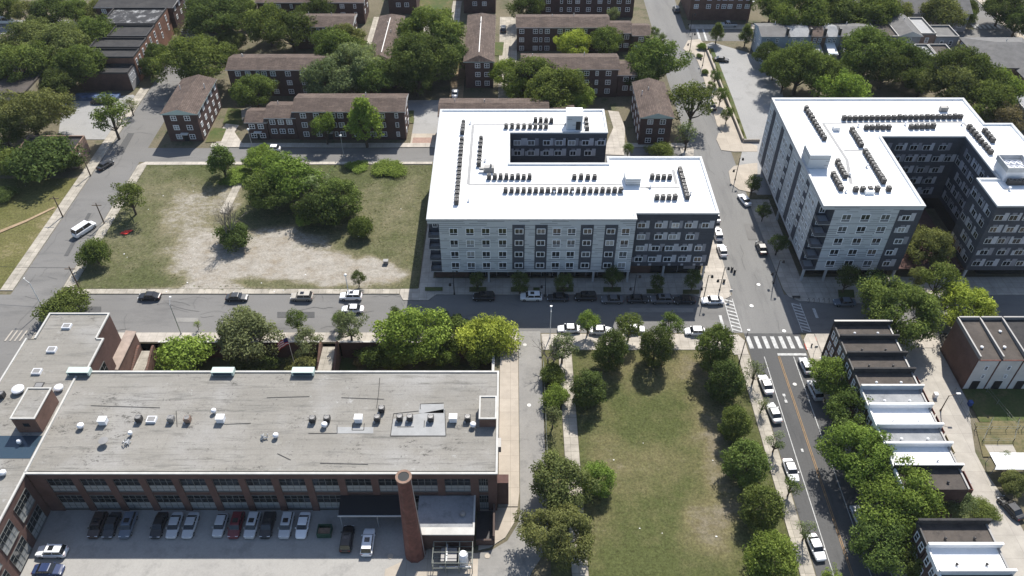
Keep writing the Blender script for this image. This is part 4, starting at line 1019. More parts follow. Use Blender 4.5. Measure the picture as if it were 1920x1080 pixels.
# ---------------------------------------------------------------- row houses right of the street
RY = [106.6, 102.9, 98.7, 94.8, 90.9, 86.8, 82.6, 78.8, 74.6]
roofs = ['tar_brown', 'tar_brown', 'tar_brown', 'tar_brown', 'grey_coat', 'white_roof', 'grey_coat', 'white_roof', 'tar_brown']
cope = ['ac_grey', 'tar_roof', 'tar_roof', 'tar_roof', 'stone_white', 'white_metal', 'white_metal', 'white_metal', 'white_metal']
labs = ['dark roofed corner row house with an end wall on the crossing street', 'second brick row house from the corner with dark roof and seam', 'third brick row house from the corner with dark roof', 'dark roofed row house with two bright roof vents beside the grey roof', 'row house with plain grey coated roof and blue-grey parapet face', 'row house with clean white roof next to the grey coated ones', 'row house with streaked grey-white roof behind the street trees', 'row house with pale roof and bluish parapet, last white one before the red deck', 'dark roofed row house beside the red fenced back deck']
RZ = 9.6
def row_house(i, y0, y1, label, roof, cope, x0=60.6, x1=70.8):
    T = thing('row_house', label, 'row house', ((x0 + x1) / 2, (y0 + y1) / 2, 0), group='narrow row houses with stepped party walls')
    z = RZ - 1.1
    b = MB(); b.box(x0, x1, y0 + .28, y1, 0, z); b.build('wall', 'brick_dark', T)
    b = MB(); b.poly([(x0 + .3, y0 + .3, z + .01), (x1 - .1, y0 + .3, z + .01), (x1 - .1, y1 - .02, z + .01), (x0 + .3, y1 - .02, z + .01)]); b.build('roof', roof, T)
    b = MB(); b.box(x0 - .2, x1 + .35, y1 - .02, y1 + .26, 0 if i == 0 else z - .2, RZ, 0)
    b.build('party_wall', 'tar_roof' if (i < 4 or i in (9, 8)) else 'stucco_blue' if i == 4 else 'white_metal', T)
    b = MB(); b.box(x0 - .25, x1 + .4, y1 - .07, y1 + .31, RZ + .003, RZ + .1); b.build('party_wall_cap', cope, T)
    b = MB(); b.box(x0 - .15, x0 + .1, y0 + .26, y1 - .03, z - .5, z + .3); b.build('cornice', cope if cope not in ('tar_roof', 'ac_grey') else 'ac_dark', T)
    b = MB(); b.box(x1 - .22, x1 + .05, y0 + .26, y1 - .03, z - .1, z + .22); b.build('gutter', 'ac_grey', T)
    for k, v in enumerate((.3, .72)):
        xv = x0 + (x1 - x0) * v; yv = y0 + 1.5
        b = MB(); b.lathe((xv, yv, z), ((.16, 0), (.16, .3), (.24, .32), (.1, .45)), 8); b.build('roof_vent', 'white_metal' if i in (3, 4, 5, 6, 7, 0) else 'ac_dark', T)
    for zz in (z - 1.6, z - 4.4, z - 7.0):
        for u in (.28, .72): window(T, x0, y0 + (y1 - y0) * u, zz, '-x', 1.0, 1.7, 'single')
    return T
for i in range(9): row_house(i, RY[i] - 4.05 if i == 8 else RY[i + 1] if i < 8 else 0, RY[i], labs[i], roofs[i], cope[i])
for i, (y0, y1, lab, rf, cp) in enumerate(((60.9, 64.8, 'dark roofed row house beyond the small green gap in the row', 'tar_brown', 'tar_roof'), (56.8, 60.9, 'bright white roofed row house at the bottom edge of the photo', 'white_roof', 'white_metal'), (52.4, 56.8, 'dark row house cut by the bottom edge beside the white roof', 'tar_brown', 'white_metal'))):
    row_house(9 + i, y0, y1, lab, rf, cp)
# wider street face bricks for the corner house windows are on its south wall too
X2 = [84.2, 88.3, 92.5, 96.7, 100.9]
for i in range(4):
    T = thing('row_house', ('brick sided row house with metal seamed dark roof at the alley', 'row house with white rear wall and two bright roof vents past the alley', 'pinkish rear walled row house, third from the alley', 'row house at the right edge beside the pinkish one')[i], 'row house', (X2[i] + 2, 103, 0), group='row houses with white rear walls')
    x0, x1 = X2[i], X2[i + 1] - .02
    b = MB(); b.box(x0, x1, 98.4, 108.4, 0, 8.2, 0); b.build('wall', 'brick', T)
    b = MB(); b.box(x0 + .12, x1 - .12, 98.33, 98.395, 0, 8.0); b.build('rear_wall', 'stucco_white', T)
    b = MB(); b.poly([(x0 + .3, 98.2, 8.23), (x1, 98.2, 8.23), (x1, 108.1, 8.5), (x0 + .3, 108.1, 8.5)]); b.build('roof', 'tar_brown' if i != 2 else 'tar_roof', T)
    b = MB(); b.box(x0, x0 + .28, 98.3, 108.4, 8.2, 9.0); b.box(x0 + .28, x1, 108.1, 108.4, 8.2, 9.2); b.build('parapet', 'ac_grey', T)
    b = MB(); b.box(x0 - .02, x0 + .1, 98.26, 98.32, .2, 8.1); b.box(x0 + .1, x1, 98.0, 98.19, 8.05, 8.22); b.build('gutter', 'rust_red', T)
    for (u, z, w, h) in ((.55, 5.9, .75, 1.1), (.62, 3.6, .7, .9)): window(T, x0 + 4.1 * u, 98.33, z, '-y', w, h, 'single')
    b = MB(); b.box(x0 + 1.2, x0 + 2.6, 98.2, 98.32, .2, 2.3); b.build('door', 'steel_dark', T)
    for k in range(2 if i == 1 else 1):
        b = MB(); b.lathe((x0 + 1.6 + k, 101 + 4 * k, 8.3), ((.2, 0), (.2, .35), (.3, .38), (.1, .5)), 8); b.build('roof_vent', 'white_metal', T)

# top right houses
gt = 'small houses north of the upper lot'
cols = [('stucco_blue', 'grey_shingle'), ('stucco_blue', 'grey_coat'), ('brick_tan', 'shingle_along'), ('stucco_blue', 'grey_coat'), ('stucco_grey', 'grey_shingle')]
desc = ('blue-grey end house with two roof lights next to the upper lot', 'pale blue house with small square windows beside the end house', 'narrow house with brownish roof between pale blue neighbours', 'pale blue house with white patched porch roof, fourth in its row', 'grey house with plain roof, half hidden by the tall tree')
for i, (x0, x1) in enumerate(((76.2, 84.2), (84.3, 91.2), (91.3, 95.6), (95.7, 100), (100.1, 109.5))):
    T = block(desc[i], x0, x1, 231.2, 240, 7.6, 'x', 2, (.25, .6), rise=1.2, wall=cols[i][0], roof=cols[i][1], side=(i == 0), group=gt, cat='house', name='terraced_house', trim='stucco_blue', ww=1.0, vents=1)
    b = MB(); b.box(x0 + .2, x0 + 2.8, 226, 231.1, 0, 4.4); b.poly([(x0 + .1, 225.8, 4.2), (x0 + 2.9, 225.8, 4.2), (x0 + 2.9, 231.2, 5.4), (x0 + .1, 231.2, 5.4)], 1); b.build('rear_wing', (cols[i][0], 'grey_coat' if i != 3 else 'white_roof'), T)
    b = MB(); b.box(x1 - .7, x1 - .1, 231.4, 232.4, 7.2, 9.8); b.build('chimney', 'ac_dark', T)
flat_house('terraced_house', 'grey walled house with small flat roof left of the dark gabled roof', 111.5, 117.6, 231, 243, 7.2, 'stucco_grey', 'tar_brown', front=(.5,), side=('-x', (.5,)), cat='house', group=gt, cope='ac_grey')
block('dark grey gabled house with roof light, right of the flat grey house', 118, 124.5, 231.5, 245.5, 7.6, 'y', 2, (.5,), roof='grey_shingle', wall='stucco_grey', side=False, group=gt, cat='house', name='terraced_house', rise=1.5, ww=1.1, vents=1)
flat_house('terraced_house', 'house with white ribbed metal roof among dark roofs', 124.9, 129.6, 233, 244.5, 7.2, 'brick_tan', 'roof_pad', front=(.5,), cat='house', group=gt, cope='ac_grey')
flat_house('terraced_house', 'low house with dark grey roof beside the parked white car', 130, 137, 233, 241, 6.2, 'stucco_grey', 'grey_shingle', front=(.3, .7), cat='house', group=gt, cope='ac_grey')
flat_house('terraced_house', 'lower grey house with striped roof in front of the metal roofed house', 120.6, 124.6, 219, 227, 6.6, 'stucco_grey', 'grey_coat', front=(.5,), side=('-x', (.5,)), cat='house', group=gt, cope='ac_grey')
flat_house('terraced_house', 'lower grey house with plain roof and tall narrow windows, near the round pool', 124.8, 130.2, 219, 227, 6.6, 'stucco_grey', 'tar_brown', front=(.3, .7), cat='house', group=gt, cope='ac_grey', win=(.9, 1.9))
T = block('big grey hip roofed house at the right edge by the side street', 137.5, 156, 214, 233, 6.2, 'x', 2, (.2, .5, .8), roof='grey_shingle', wall='brick_tan', side=True, group=gt, cat='house', name='hip_roofed_house', hip=6, rise=3.2, trim='ac_grey', vents=1)
b = MB(); b.box(146, 153, 205, 213.9, 0, 5.4); b.build('wing_wall', 'brick_tan', T)
b = MB(); gable(b, 146, 153, 205, 214.5, 5.6, 2.3, 'y', 0, mt=0); b.build('wing_roof', 'grey_shingle', T)
flat_house('garage', 'pale flat roofed garage at the right edge below the hip roofed house', 139, 152, 190, 202, 4, 'stucco_grey', 'grey_coat', cat='garage', zs=[2])
x, y = at(1805, 158); tp = thing('swimming_pool', 'round above-ground pool with shiny cover in a back yard by the tall trees', 'pool', (x, y, 0))
b = MB(); b.lathe((x, y, 0), ((3.0, 0), (3.0, 1.25), (2.85, 1.25), (2.85, 1.0)), 20); b.build('pool_wall', 'ac_grey', tp)
b = MB(); b.lathe((x, y, 1.02), ((2.84, 0), (.05, .02)), 20); b.build('pool_cover', 'steel', tp)

# ---------------------------------------------------------------- walls, fences, decks
def lot_wall():
    t = thing('lot_wall', 'long low concrete wall with a hedge strip along the upper parking lot', 'wall', (61.5, 205, 0))
    b = MB(); b.box(61.45, 61.75, 184, 240, 0, 1.0); b.box(61.75, 66, 183.6, 183.9, 0, 1.0); b.build('wall', 'concrete', t)
    b = MB(); b.box(61.4, 61.8, 184, 240, 1.003, 1.08); b.build('coping', 'concrete_warm', t)
lot_wall()
def fence(label, pts, h=1.4, mat='fence_metal', solid=False, step=2.4):
    t = thing('fence', label, 'fence', (*pts[0], 0))
    b = MB(); n = 0
    for p, q in zip(pts, pts[1:]):
        d = math.hypot(q[0] - p[0], q[1] - p[1]); k = max(1, int(d / step))
        for i in range(k + 1):
            a = i / k; x, y = p[0] + (q[0] - p[0]) * a, p[1] + (q[1] - p[1]) * a
            pb = MB(); pb.box(x - .035, x + .035, y - .035, y + .035, 0, h + .08)
            if n < 60: pb.build('post', mat, t)
            n += 1
        if solid:
            nx, ny = -(q[1] - p[1]) / d * .03, (q[0] - p[0]) / d * .03
            o = len(b.v); c = [(p[0] + nx, p[1] + ny), (q[0] + nx, q[1] + ny), (q[0] - nx, q[1] - ny), (p[0] - nx, p[1] - ny)]
            b.prism(c, .05, h)
        else:
            for z in (h, h * .55, .15): b.tube((*p, z), (*q, z), .022, .022, 4)
    b.build('panel' if solid else 'rail', mat, t)
fence('wooden back yard fence along the alley behind the dark row houses', [(75.9, 100), (75.9, 91.2), (70.6, 91.2)], 1.7, 'fence_red', True)
fence('reddish board fence around the yard behind the grey roofed row house', [(75.9, 90.6), (75.9, 87), (70.6, 87)], 1.8, 'fence_red', True)
fence('pale board fence around the yard behind the white roofed row house', [(75.9, 86.4), (75.9, 82.7), (70.6, 82.7)], 1.8, 'tan_wall', True)
fence('thin wire fence with leaning posts along the alley edge', [(75.9, 82.2), (75.9, 75.2)], 1.3, 'fence_metal', False, 1.2)
fence('chain fence across the dark yards behind the white rear walls', [(82.4, 97.5), (82.4, 88.6), (99, 88.6)], 1.3)
fence('thin fence dividing the dark yards behind the row houses', [(88.4, 97.5), (90.2, 88.8)], 1.3, 'fence_metal')
fence('grey rail fence around the small dry yard beside the alley', [at(1858, 790), at(1840, 830), at(1898, 830), at(1908, 790)], 1.1)
fence('rail fence between the lane and the row of hedge shrubs', [(6.35, 105), (6.35, 78)], 1.2)
DK = thing('back_deck', 'red painted back deck with railing and a bin behind the dark row house', 'deck', (73.5, 77, 0))
b = MB(); b.box(70.7, 75.6, 74.9, 78.6, 1.0, 1.2); b.build('floor', 'fence_red', DK)
b = MB()
for a in ((70.7, 75.6, 74.9, 75.0), (75.5, 75.6, 75.0, 78.5), (70.7, 75.6, 78.5, 78.6)): b.box(*a, 1.203, 2.3)
b.build('railing', 'rust_red', DK)
for xx in (71, 75.4):
    for yy in (75.1, 78.4): b = MB(); b.box(xx - .08, xx + .08, yy - .08, yy + .08, 0, 1.0); b.build('post', 'rust_red', DK)
CP_ = thing('carport', 'white sheet-roofed carport beside the alley at the right edge', 'carport', (85, 80, 0))
x0, y0 = at(1868, 873, 2.6); x1, y1 = at(1925, 850, 2.6)
b = MB(); b.box(x0, x0 + 7, y0, y0 + 2.6, 2.5, 2.62); b.poly([(x0 - .4, y0 - .6, 2.3), (x0 + 7, y0 - .6, 2.3), (x0 + 7, y0 - .002, 2.6), (x0, y0 - .002, 2.6)]); b.build('roof', 'white_roof', CP_)
for xx in (x0 + .2, x0 + 6.6):
    for yy in (y0 + .2, y0 + 2.3): b = MB(); b.tube((xx, yy, 0), (xx, yy, 2.5), .06, .06); b.build('post', 'steel', CP_)
def skip_bin():
    x, y = at(610, 1000); t = thing('skip', 'open dark green skip standing on the shaded factory lot', 'skip', (x, y, 0))
    b = MB()
    for a in ((-1.1, 1.1, -.9, -.8), (-1.1, 1.1, .8, .9), (-1.1, -1.0, -.8, .8), (1.0, 1.1, -.8, .8)): b.box(x + a[0], x + a[1], y + a[2], y + a[3], .1, 1.3)
    b.box(x - 1.0, x + 1.0, y - .8, y + .8, .1, .3); b.build('bin', 'bin_green', t)
    b = MB(); b.box(x - 1.0, x + 1.0, y - .5, y + .5, .3, .8); b.build('contents', 'wood_fence', t)
skip_bin()
x, y = at(724, 495); b = MB(); b.box(x - .5, x + .5, y - .4, y + .4, .1, 1.0); b.box(x - .55, x + .55, y - .45, y + .45, 1.003, 1.1); tag(b.build('utility_cabinet', 'ac_grey'), 'small grey utility cabinet at the edge of the bare dirt', 'cabinet')
for (a, c, lab, m) in ((1817, 760, 'blue wheeled bin in the dark yard near the alley lamp', 'bin_blue'), (1812, 910, 'pale bin at the foot of the red deck', 'ac_grey'), (1752, 745, 'white bin behind the dark roofed row house', 'white_metal')):
    x, y = at(a, c); b = MB(); b.box(x - .3, x + .3, y - .35, y + .35, .08, 1.0); b.box(x - .34, x + .34, y - .4, y + .38, 1.003, 1.1); tag(b.build('wheeled_bin', m), lab, 'bin')

# ---------------------------------------------------------------- street furniture
def street_lamp(bx, by, h, arm, label, mat='lamp_white', style='cobra', base=None, z0=0, cat='street lamp'):
    x, y = base or at(bx, by); t = thing('street_lamp', label, cat, (x, y, z0))
    b = MB(); b.tube((x, y, z0), (x, y, z0 + h), .11, .07, 7); b.tube((x, y, z0), (x, y, z0 + .6), .2, .14, 7); b.build('pole', mat, t)
    if style == 'cobra':
        ax, ay = arm; b = MB(); b.tube((x, y, z0 + h - .2), (x + ax * .9, y + ay * .9, z0 + h + .5), .05, .04, 5); b.build('arm', mat, t)
        b = MB(); b.box(x + ax * .8 - .18, x + ax + .25, y + ay - .16, y + ay + .16, z0 + h + .42, z0 + h + .6); b.build('lamp_head', 'lamp_white', t)
    elif style == 'twin':
        for s, dz in ((1, 0), (-1, -3.4)):
            b = MB(); b.tube((x, y, z0 + h + dz - .1), (x + .8 * s, y, z0 + h + dz), .04, .04, 5); b.build('arm', mat, t)
            b = MB(); b.lathe((x + .8 * s, y, z0 + h + dz - .75), ((.12, 0), (.3, .1), (.22, .55), (.06, .75)), 8); b.build('lamp_head', mat, t)
    elif style == 'globe':
        b = MB(); b.lathe((x, y, z0 + h), ((.12, 0), (.3, .15), (.3, .45), (.1, .6)), 9); b.build('lamp_head', 'lamp_white', t)
    return t
street_lamp(340, 627, 8.2, (-.3, 1.6), 'tall grey street lamp on the pavement above the sunken garden', 'steel')
street_lamp(1031, 634, 7.4, (0, .9), 'white street lamp beside the bare tree at the top of the lane', 'lamp_white')
street_lamp(656, 562, 6.6, (-.6, 0), 'white twin-headed lamp beside the parked white car at the vacant lot', 'lamp_white', 'globe')
street_lamp(1763, 771, 4.4, (1.6, 0), 'wooden alley lamp with white curved head beside the yards', 'wood_pole')
street_lamp(1386, 680, 8.0, (.2, .4), 'bare dark pole with tiny lamp at the south-west corner of the crossing', 'steel_dark')
street_lamp(0, 0, 8.2, (-.8, .5), 'white lamp head rising behind the brick row houses on the right', 'lamp_white', base=(103.0, 112))
for q in ((1378, 338, 'black twin lamp on the rounded plaza beyond the corner'), (1349, 545, 'black twin lamp on the sunny corner by the apartment shopfront'), (1450, 532, 'black twin lamp on the shaded corner across the street'), (1319, 560, 'black twin lamp beside the white car at the sunny corner'), (1293, 96, 'black twin lamp on the far corner pavement'), (1317, 124, 'black twin lamp on the path beside the upper lot'), (1294, 58, 'black twin lamp by the far crosswalk'), (852, 552, 'black twin lamp at the west end of the shaded shopfront'), (1187, 560, 'black twin lamp in the middle of the shaded shopfront'), (1022, 556, 'black twin lamp near the parked white car on the shaded street')):
    street_lamp(q[0], q[1], 6.6 if q[1] > 200 else 6, None, q[2], 'steel_dark', 'twin')
street_lamp(1398, 50, 8, (.9, 0), 'tall pale lamp in front of the red brick hall', 'rust_red')
street_lamp(475, 282, 6, None, 'small white globe lamp beside the low brick end by the upper street', 'steel', 'globe')
street_lamp(645, 294, 6, None, 'small white globe lamp between the two bright trees on the upper street', 'steel', 'globe')
street_lamp(82, 580, 7.5, (-1.2, .6), 'leaning white lamp at the west corner behind the factory bush', 'lamp_white')
def pole(q, top, label, wires=()):
    x, y = at(*q); h = top; t = thing('utility_pole', label, 'utility pole', (x, y, 0))
    b = MB(); b.tube((x, y, 0), (x, y, h), .17, .11, 7); b.build('pole', 'wood_pole', t)
    b = MB(); b.box(x - 1.1, x + 1.1, y - .06, y + .06, h - .7, h - .55); b.build('crossarm', 'wood_pole', t)
pole((152, 547), 7.0, 'brown wooden utility pole at the corner of the vacant lot')
pole((170, 330), 6.5, 'wooden utility pole on the pavement beside the dry lawn')
pole((118, 407), 6.0, 'short wooden pole by the cracked pavement along the dry lawn')
pole((196, 420), 6.0, 'short wooden pole beside the dark conifer-like tree on the lot edge')
pole((100, 60), 8, 'utility pole in the far lot at the top left')
pole((1652, 35), 8, 'utility pole with lamp behind the terraced houses at the top')
b = MB(); p0 = Vector((*at(152, 547), 6.7)); p1 = Vector((p0.x - 46, p0.y + 3, 7.5)); prev = p0
for i in range(1, 13):
    a = i / 12; c = p0.lerp(p1, a); c.z -= 4 * a * (1 - a) * .9; b.tube(prev, c, .035, .035, 4, cap=False); prev = c
tag(b.build('overhead_wire', 'steel_dark'), 'sagging overhead wire from the lot corner pole towards the left edge', 'wire')
for i in range(5):
    x, y = at(1515 + 9.5 * i, 566); b = MB()
    for k in range(8):
        a0, a1 = PI * k / 8, PI * (k + 1) / 8
        b.tube((x, y - .4 * math.cos(a0), .12 + .85 * math.sin(a0)), (x, y - .4 * math.cos(a1), .12 + .85 * math.sin(a1)), .035, .035, 5)
    tag(b.build('bicycle_rack', 'steel_dark'), 'black hoop bicycle rack in the row on the shaded corner', 'bicycle rack', 'hoop racks on the shaded corner')
for i, q in enumerate(((1372, 507), (1377, 512), (1357, 530))):
    x, y = at(*q); b = MB(); b.lathe((x, y, .12), ((.25, 0), (.3, .75), (.2, .85)), 8); tag(b.build('litter_bin', 'steel_dark'), 'small black litter bin on the sunny corner pavement', 'bin', 'litter bins on the sunny corner')
def sign(q, label, h=2.6):
    x, y = at(*q); t = thing('street_sign', label, 'sign', (x, y, 0)); b = MB(); b.tube((x, y, 0), (x, y, h), .04, .04, 5); b.build('post', 'steel', t)
    b = MB(); b.box(x - .3, x + .3, y - .05, y - .02, h - .7, h); b.build('plate', 'steel', t)
sign((1525, 665), 'small street sign by the row house corner pavement')
sign((1367, 560), 'small street sign at the tip of the sunny corner')
for q in (((1515, 638), (1527, 635)), ((1509, 648), (1511, 655))):
    (x, y), (u, v) = at(*q[0]), at(*q[1]); sheet('tactile_paving', 'tile_red', rect(min(x, u), max(x, u) + .5, min(y, v) - .2, max(y, v) + .4), .150)
def rail(label, x0, x1, y):
    t = thing('bench', label, 'bench', ((x0 + x1) / 2, y, 0)); b = MB(); b.box(x0, x1, y - .25, y + .25, .42, .5); b.build('seat', 'steel_dark', t)
    for x in (x0 + .2, x1 - .2): b = MB(); b.box(x - .05, x + .05, y - .2, y + .2, .13, .42); b.build('leg', 'steel_dark', t)
rail('dark bench at the end of the east crosswalk on the shaded corner', 59, 60.6, 123.2)
hyd = at(1521, 650); b = MB(); b.lathe((*hyd, .12), ((.18, 0), (.14, .1), (.14, .55), (.18, .6), (.1, .75)), 8); tag(b.build('fire_hydrant', 'steel_dark'), 'dark hydrant on the pale corner by the row houses', 'hydrant')

# ---------------------------------------------------------------- roof equipment
def condenser_mesh():
    b = MB(); b.box(-.42, .42, -.42, .42, .08, 1.05, 0)
    b.lathe((0, 0, 1.05), ((.40, 0), (.40, .06), (.33, .06), (.31, .02), (.05, .02)), 10, 1)
    b.lathe((0, 0, 1.075), ((.30, 0), (.01, .003)), 10, 2)
    b.box(-.45, .45, -.45, -.37, 0, .08, 1); b.box(-.45, .45, .37, .45, 0, .08, 1)
    return b.mesh('condenser', ('ac_dark', 'ac_grey', 'dark_opening'))
CM = condenser_mesh()
ORD = ['first', 'second', 'third', 'fourth', 'fifth', 'sixth', 'seventh', 'eighth', 'ninth', 'tenth', 'eleventh', 'twelfth', 'thirteenth', 'fourteenth', 'fifteenth', 'sixteenth', 'seventeenth', 'eighteenth', 'nineteenth', 'twentieth', 'twenty-first', 'twenty-second', 'twenty-third']
def condensers(z, p, q, n, where, group):
    for i in range(n):
        a = i / max(1, n - 1); x, y = at(p[0] + (q[0] - p[0]) * a, p[1] + (q[1] - p[1]) * a, z + .6)
        o = put('condenser', CM, loc=(x, y, z), rz=random.uniform(-.06, .06)); o.scale = (1.05, 1.05, random.choice((1, 1, 1.12)))
        vertical = abs(q[1] - p[1]) > abs(q[0] - p[0])
        tag(o, f"{ORD[i]} rooftop condenser from the {'far' if vertical else 'left'} end of the {where}", 'air conditioner', group)
def pipe_stub(z, p, label):
    x, y = at(*p, z); t = thing('pipe_hood', label, 'roof vent', (x, y, z)); b = MB(); b.tube((x, y, z), (x, y, z + .5), .12, .12, 6); b.lathe((x, y, z + .5), ((.3, 0), (.3, .2), (.1, .3)), 8); b.build('hood', 'ac_white', t)
    b = MB(); b.tube((x - .9, y, z + .15), (x, y, z + .15), .06, .06, 5); b.build('pipe', 'ac_grey', t)
gA = 'condensers on the L-shaped white roof'; gB = 'condensers on the U-shaped white roof'
zA, zB = 16.76, 19.66
for p, q, n, w in (((869, 229), (867, 247), 4, 'short far-left column, L-shaped roof'), ((866, 262), (856, 378), 17, 'long left column, L-shaped roof'), ((902, 260), (898, 307), 7, 'inner left column, L-shaped roof'),
                   ((949, 236), (994, 236), 5, 'north wing front row, L-shaped roof'), ((1004, 236), (1024, 236), 3, 'north wing block front, L-shaped roof'), ((1004, 225), (1034, 225), 4, 'north wing block back, L-shaped roof'), ((1099, 224), (1101, 240), 3, 'column right of the bulkhead, L-shaped roof'),
                   ((917, 331), (993, 331), 8, 'row below the courtyard, L-shaped roof'), ((948, 356), (1164, 356), 20, 'long front row, L-shaped roof'), ((1077, 331), (1115, 331), 4, 'short middle row, L-shaped roof'), ((1223, 331), (1256, 331), 4, 'back right row, L-shaped roof'),
                   ((1275, 317), (1289, 368), 9, 'right column, L-shaped roof'), ((1232, 369), (1266, 369), 4, 'front right row, L-shaped roof')): condensers(zA, p, q, n, w, gA)
for p, q, n, w in (((1512, 203), (1546, 258), 10, 'long far-left column, U-shaped roof'), ((1583, 221), (1801, 218), 22, 'long back row, U-shaped roof'), ((1625, 238), (1667, 238), 5, 'first inner back row, U-shaped roof'), ((1709, 237), (1750, 236), 5, 'second inner back row, U-shaped roof'),
                   ((1598, 243), (1615, 271), 6, 'upper inner column, U-shaped roof'), ((1623, 283), (1657, 339), 10, 'courtyard edge column, U-shaped roof'), ((1571, 303), (1585, 329), 5, 'inner diagonal column, U-shaped roof'), ((1563, 326), (1577, 352), 5, 'outer diagonal column, U-shaped roof'),
                   ((1605, 354), (1645, 354), 4, 'front row, U-shaped roof'), ((1667, 353), (1667, 353), 1, 'corner by the front row, U-shaped roof'), ((1818, 238), (1840, 264), 5, 'east wing long column, U-shaped roof'), ((1847, 271), (1858, 284), 3, 'east wing lower column, U-shaped roof'), ((1847, 244), (1862, 262), 4, 'east wing outer column, U-shaped roof'), ((1893, 341), (1918, 341), 4, 'row below the cooling unit, U-shaped roof')): condensers(zB, p, q, n, w, gB)
for p, l in (((879, 377), 'small white pipe hood at the foot of the long left column'), ((882, 232), 'small white pipe hood at the far left of the L-shaped roof'), ((910, 302), 'small white pipe hood below the inner left column'), ((1039, 363), 'small white pipe hood in the middle of the long front row'), ((1074, 364), 'small white pipe hood right of the middle of the front row'), ((1168, 363), 'small white pipe hood at the right end of the front row'), ((1219, 352), 'low white equipment hood near the stair bulkhead, L-shaped roof'), ((1295, 364), 'small white pipe hood beside the right column, L-shaped roof')): pipe_stub(zA, p, l)
for p, l in (((1609, 237), 'pipe hood left of the first inner back row'), ((1697, 234), 'pipe hood left of the second inner back row'), ((1803, 234), 'pipe hood at the far end of the east wing'), ((1593, 330), 'pipe hood beside the inner diagonal column'), ((1625, 313), 'twin pipe hood left of the courtyard edge column'), ((1586, 360), 'pipe hood at the foot of the outer diagonal column'), ((1892, 356), 'pipe hood below the cooling unit row')): pipe_stub(zB, p, l)
b = MB(); x, y = at(918, 322, zA); b.box(x - 1.2, x + 1.0, y - .5, y + .7, zA, zA + 1.3); b.box(x - 2.2, x - 1.25, y - .3, y + .3, zA + .5, zA + 1.0); b.tube((x + .3, y, zA + 1.3), (x + .3, y, zA + 2.1), .2, .2); tag(b.build('air_handler', 'ac_grey'), 'grey air handler with duct at the inner corner of the L-shaped roof', 'air handler')
b = MB(); x, y = at(1768, 208, zB); b.box(x - .9, x + .9, y - .5, y + .5, zB, zB + 1.1); b.tube((x + .6, y, zB + 1.1), (x + 1.3, y, zB + 2.6), .06, .06); tag(b.build('air_handler', 'ac_grey'), 'grey air handler with antenna at the back of the U-shaped roof', 'air handler')
b = MB(); x, y = at(1567, 243, zB); b.box(x - .7, x + .7, y - .7, y + .7, zB, zB + .9); tag(b.build('air_handler', 'white_metal'), 'pale boxed air handler near the far-left column, U-shaped roof', 'air handler')
gF = 'equipment on the factory roof'
def fbox(p, label, w=1.2, d=1.0, h=1.0, mat='ac_white'):
    x, y = at(*p, FZ); t = thing('rooftop_unit', label, 'rooftop unit', (x, y, FZ), group=gF)
    b = MB(); b.box(x - w / 2, x + w / 2, y - d / 2, y + d / 2, FZ, FZ + h); b.build('housing', mat, t)
    b = MB(); b.box(x - w / 2 - .06, x + w / 2 + .06, y - d / 2 - .06, y + d / 2 + .06, FZ + h + .003, FZ + h + .1); b.build('lid', 'white_metal', t)
def fan_unit(p, label, mat='ac_dark', s=1.0):
    x, y = at(*p, FZ); t = thing('rooftop_unit', label, 'rooftop unit', (x, y, FZ), group=gF)
    b = MB(); b.box(x - .5 * s, x + .5 * s, y - .45 * s, y + .45 * s, FZ + .1, FZ + 1.0 * s); b.build('housing', mat, t)
    b = MB(); b.lathe((x, y, FZ + 1.0 * s), ((.42 * s, 0), (.42 * s, .08), (.3 * s, .08), (.28 * s, .02), (.03, .03)), 12); b.build('fan', 'ac_grey', t)
    b = MB(); b.box(x - .6 * s, x - .3 * s, y - .7 * s, y - .5 * s, FZ, FZ + .35); b.build('pipe_box', 'steel', t)
def round_vent(p, label, r=.5, h=.9, mat='ac_white'):
    x, y = at(*p, FZ); t = thing('roof_vent', label, 'roof vent', (x, y, FZ), group=gF)
    b = MB(); b.lathe((x, y, FZ), ((r * .6, 0), (r * .6, h * .5)), 12); b.build('neck', 'steel', t)
    b = MB(); b.lathe((x, y, FZ + h * .5), ((r, 0), (r, h * .3), (r * .7, h * .5), (.05, h * .56)), 14); b.build('cap', mat, t)
for p, l in (((195, 793), 'white box unit left of the dark fan unit on the factory roof'), ((415, 789), 'white box unit below the round cap, left half of the factory roof'), ((673, 789), 'white box unit inside a black-edged patch'), ((850, 788), 'white box unit right of the pale repaired patch')): fbox(p, l)
for p, l, m in (((262, 789), 'black fan unit beside the flat grey hatch', 'ac_dark'), ((322, 789), 'beige fan unit, left of a pair on the factory roof', 'ac_grey'), ((353, 790), 'pinkish fan unit, right of a pair on the factory roof', 'brick_tan'), ((587, 790), 'dark fan unit left of the round white vent near the middle', 'ac_dark'), ((614, 789), 'dark fan unit behind the round white vent near the middle', 'ac_dark'), ((708, 788), 'dark fan unit beside the long roof crack', 'ac_dark'), ((716, 771), 'small dark fan unit behind another beside the roof crack', 'ac_dark'), ((750, 787), 'dark fan unit, left of two on the repaired patch', 'ac_dark'), ((769, 787), 'dark fan unit, right of two on the repaired patch', 'ac_dark'), ((808, 788), 'lone dark fan unit on the repaired patch', 'ac_dark'), ((877, 788), 'dark fan unit near the small brick penthouse', 'ac_dark'), ((5, 744), 'dark cluttered unit at the left edge of the wing roof', 'ac_dark')): fan_unit(p, l, m)
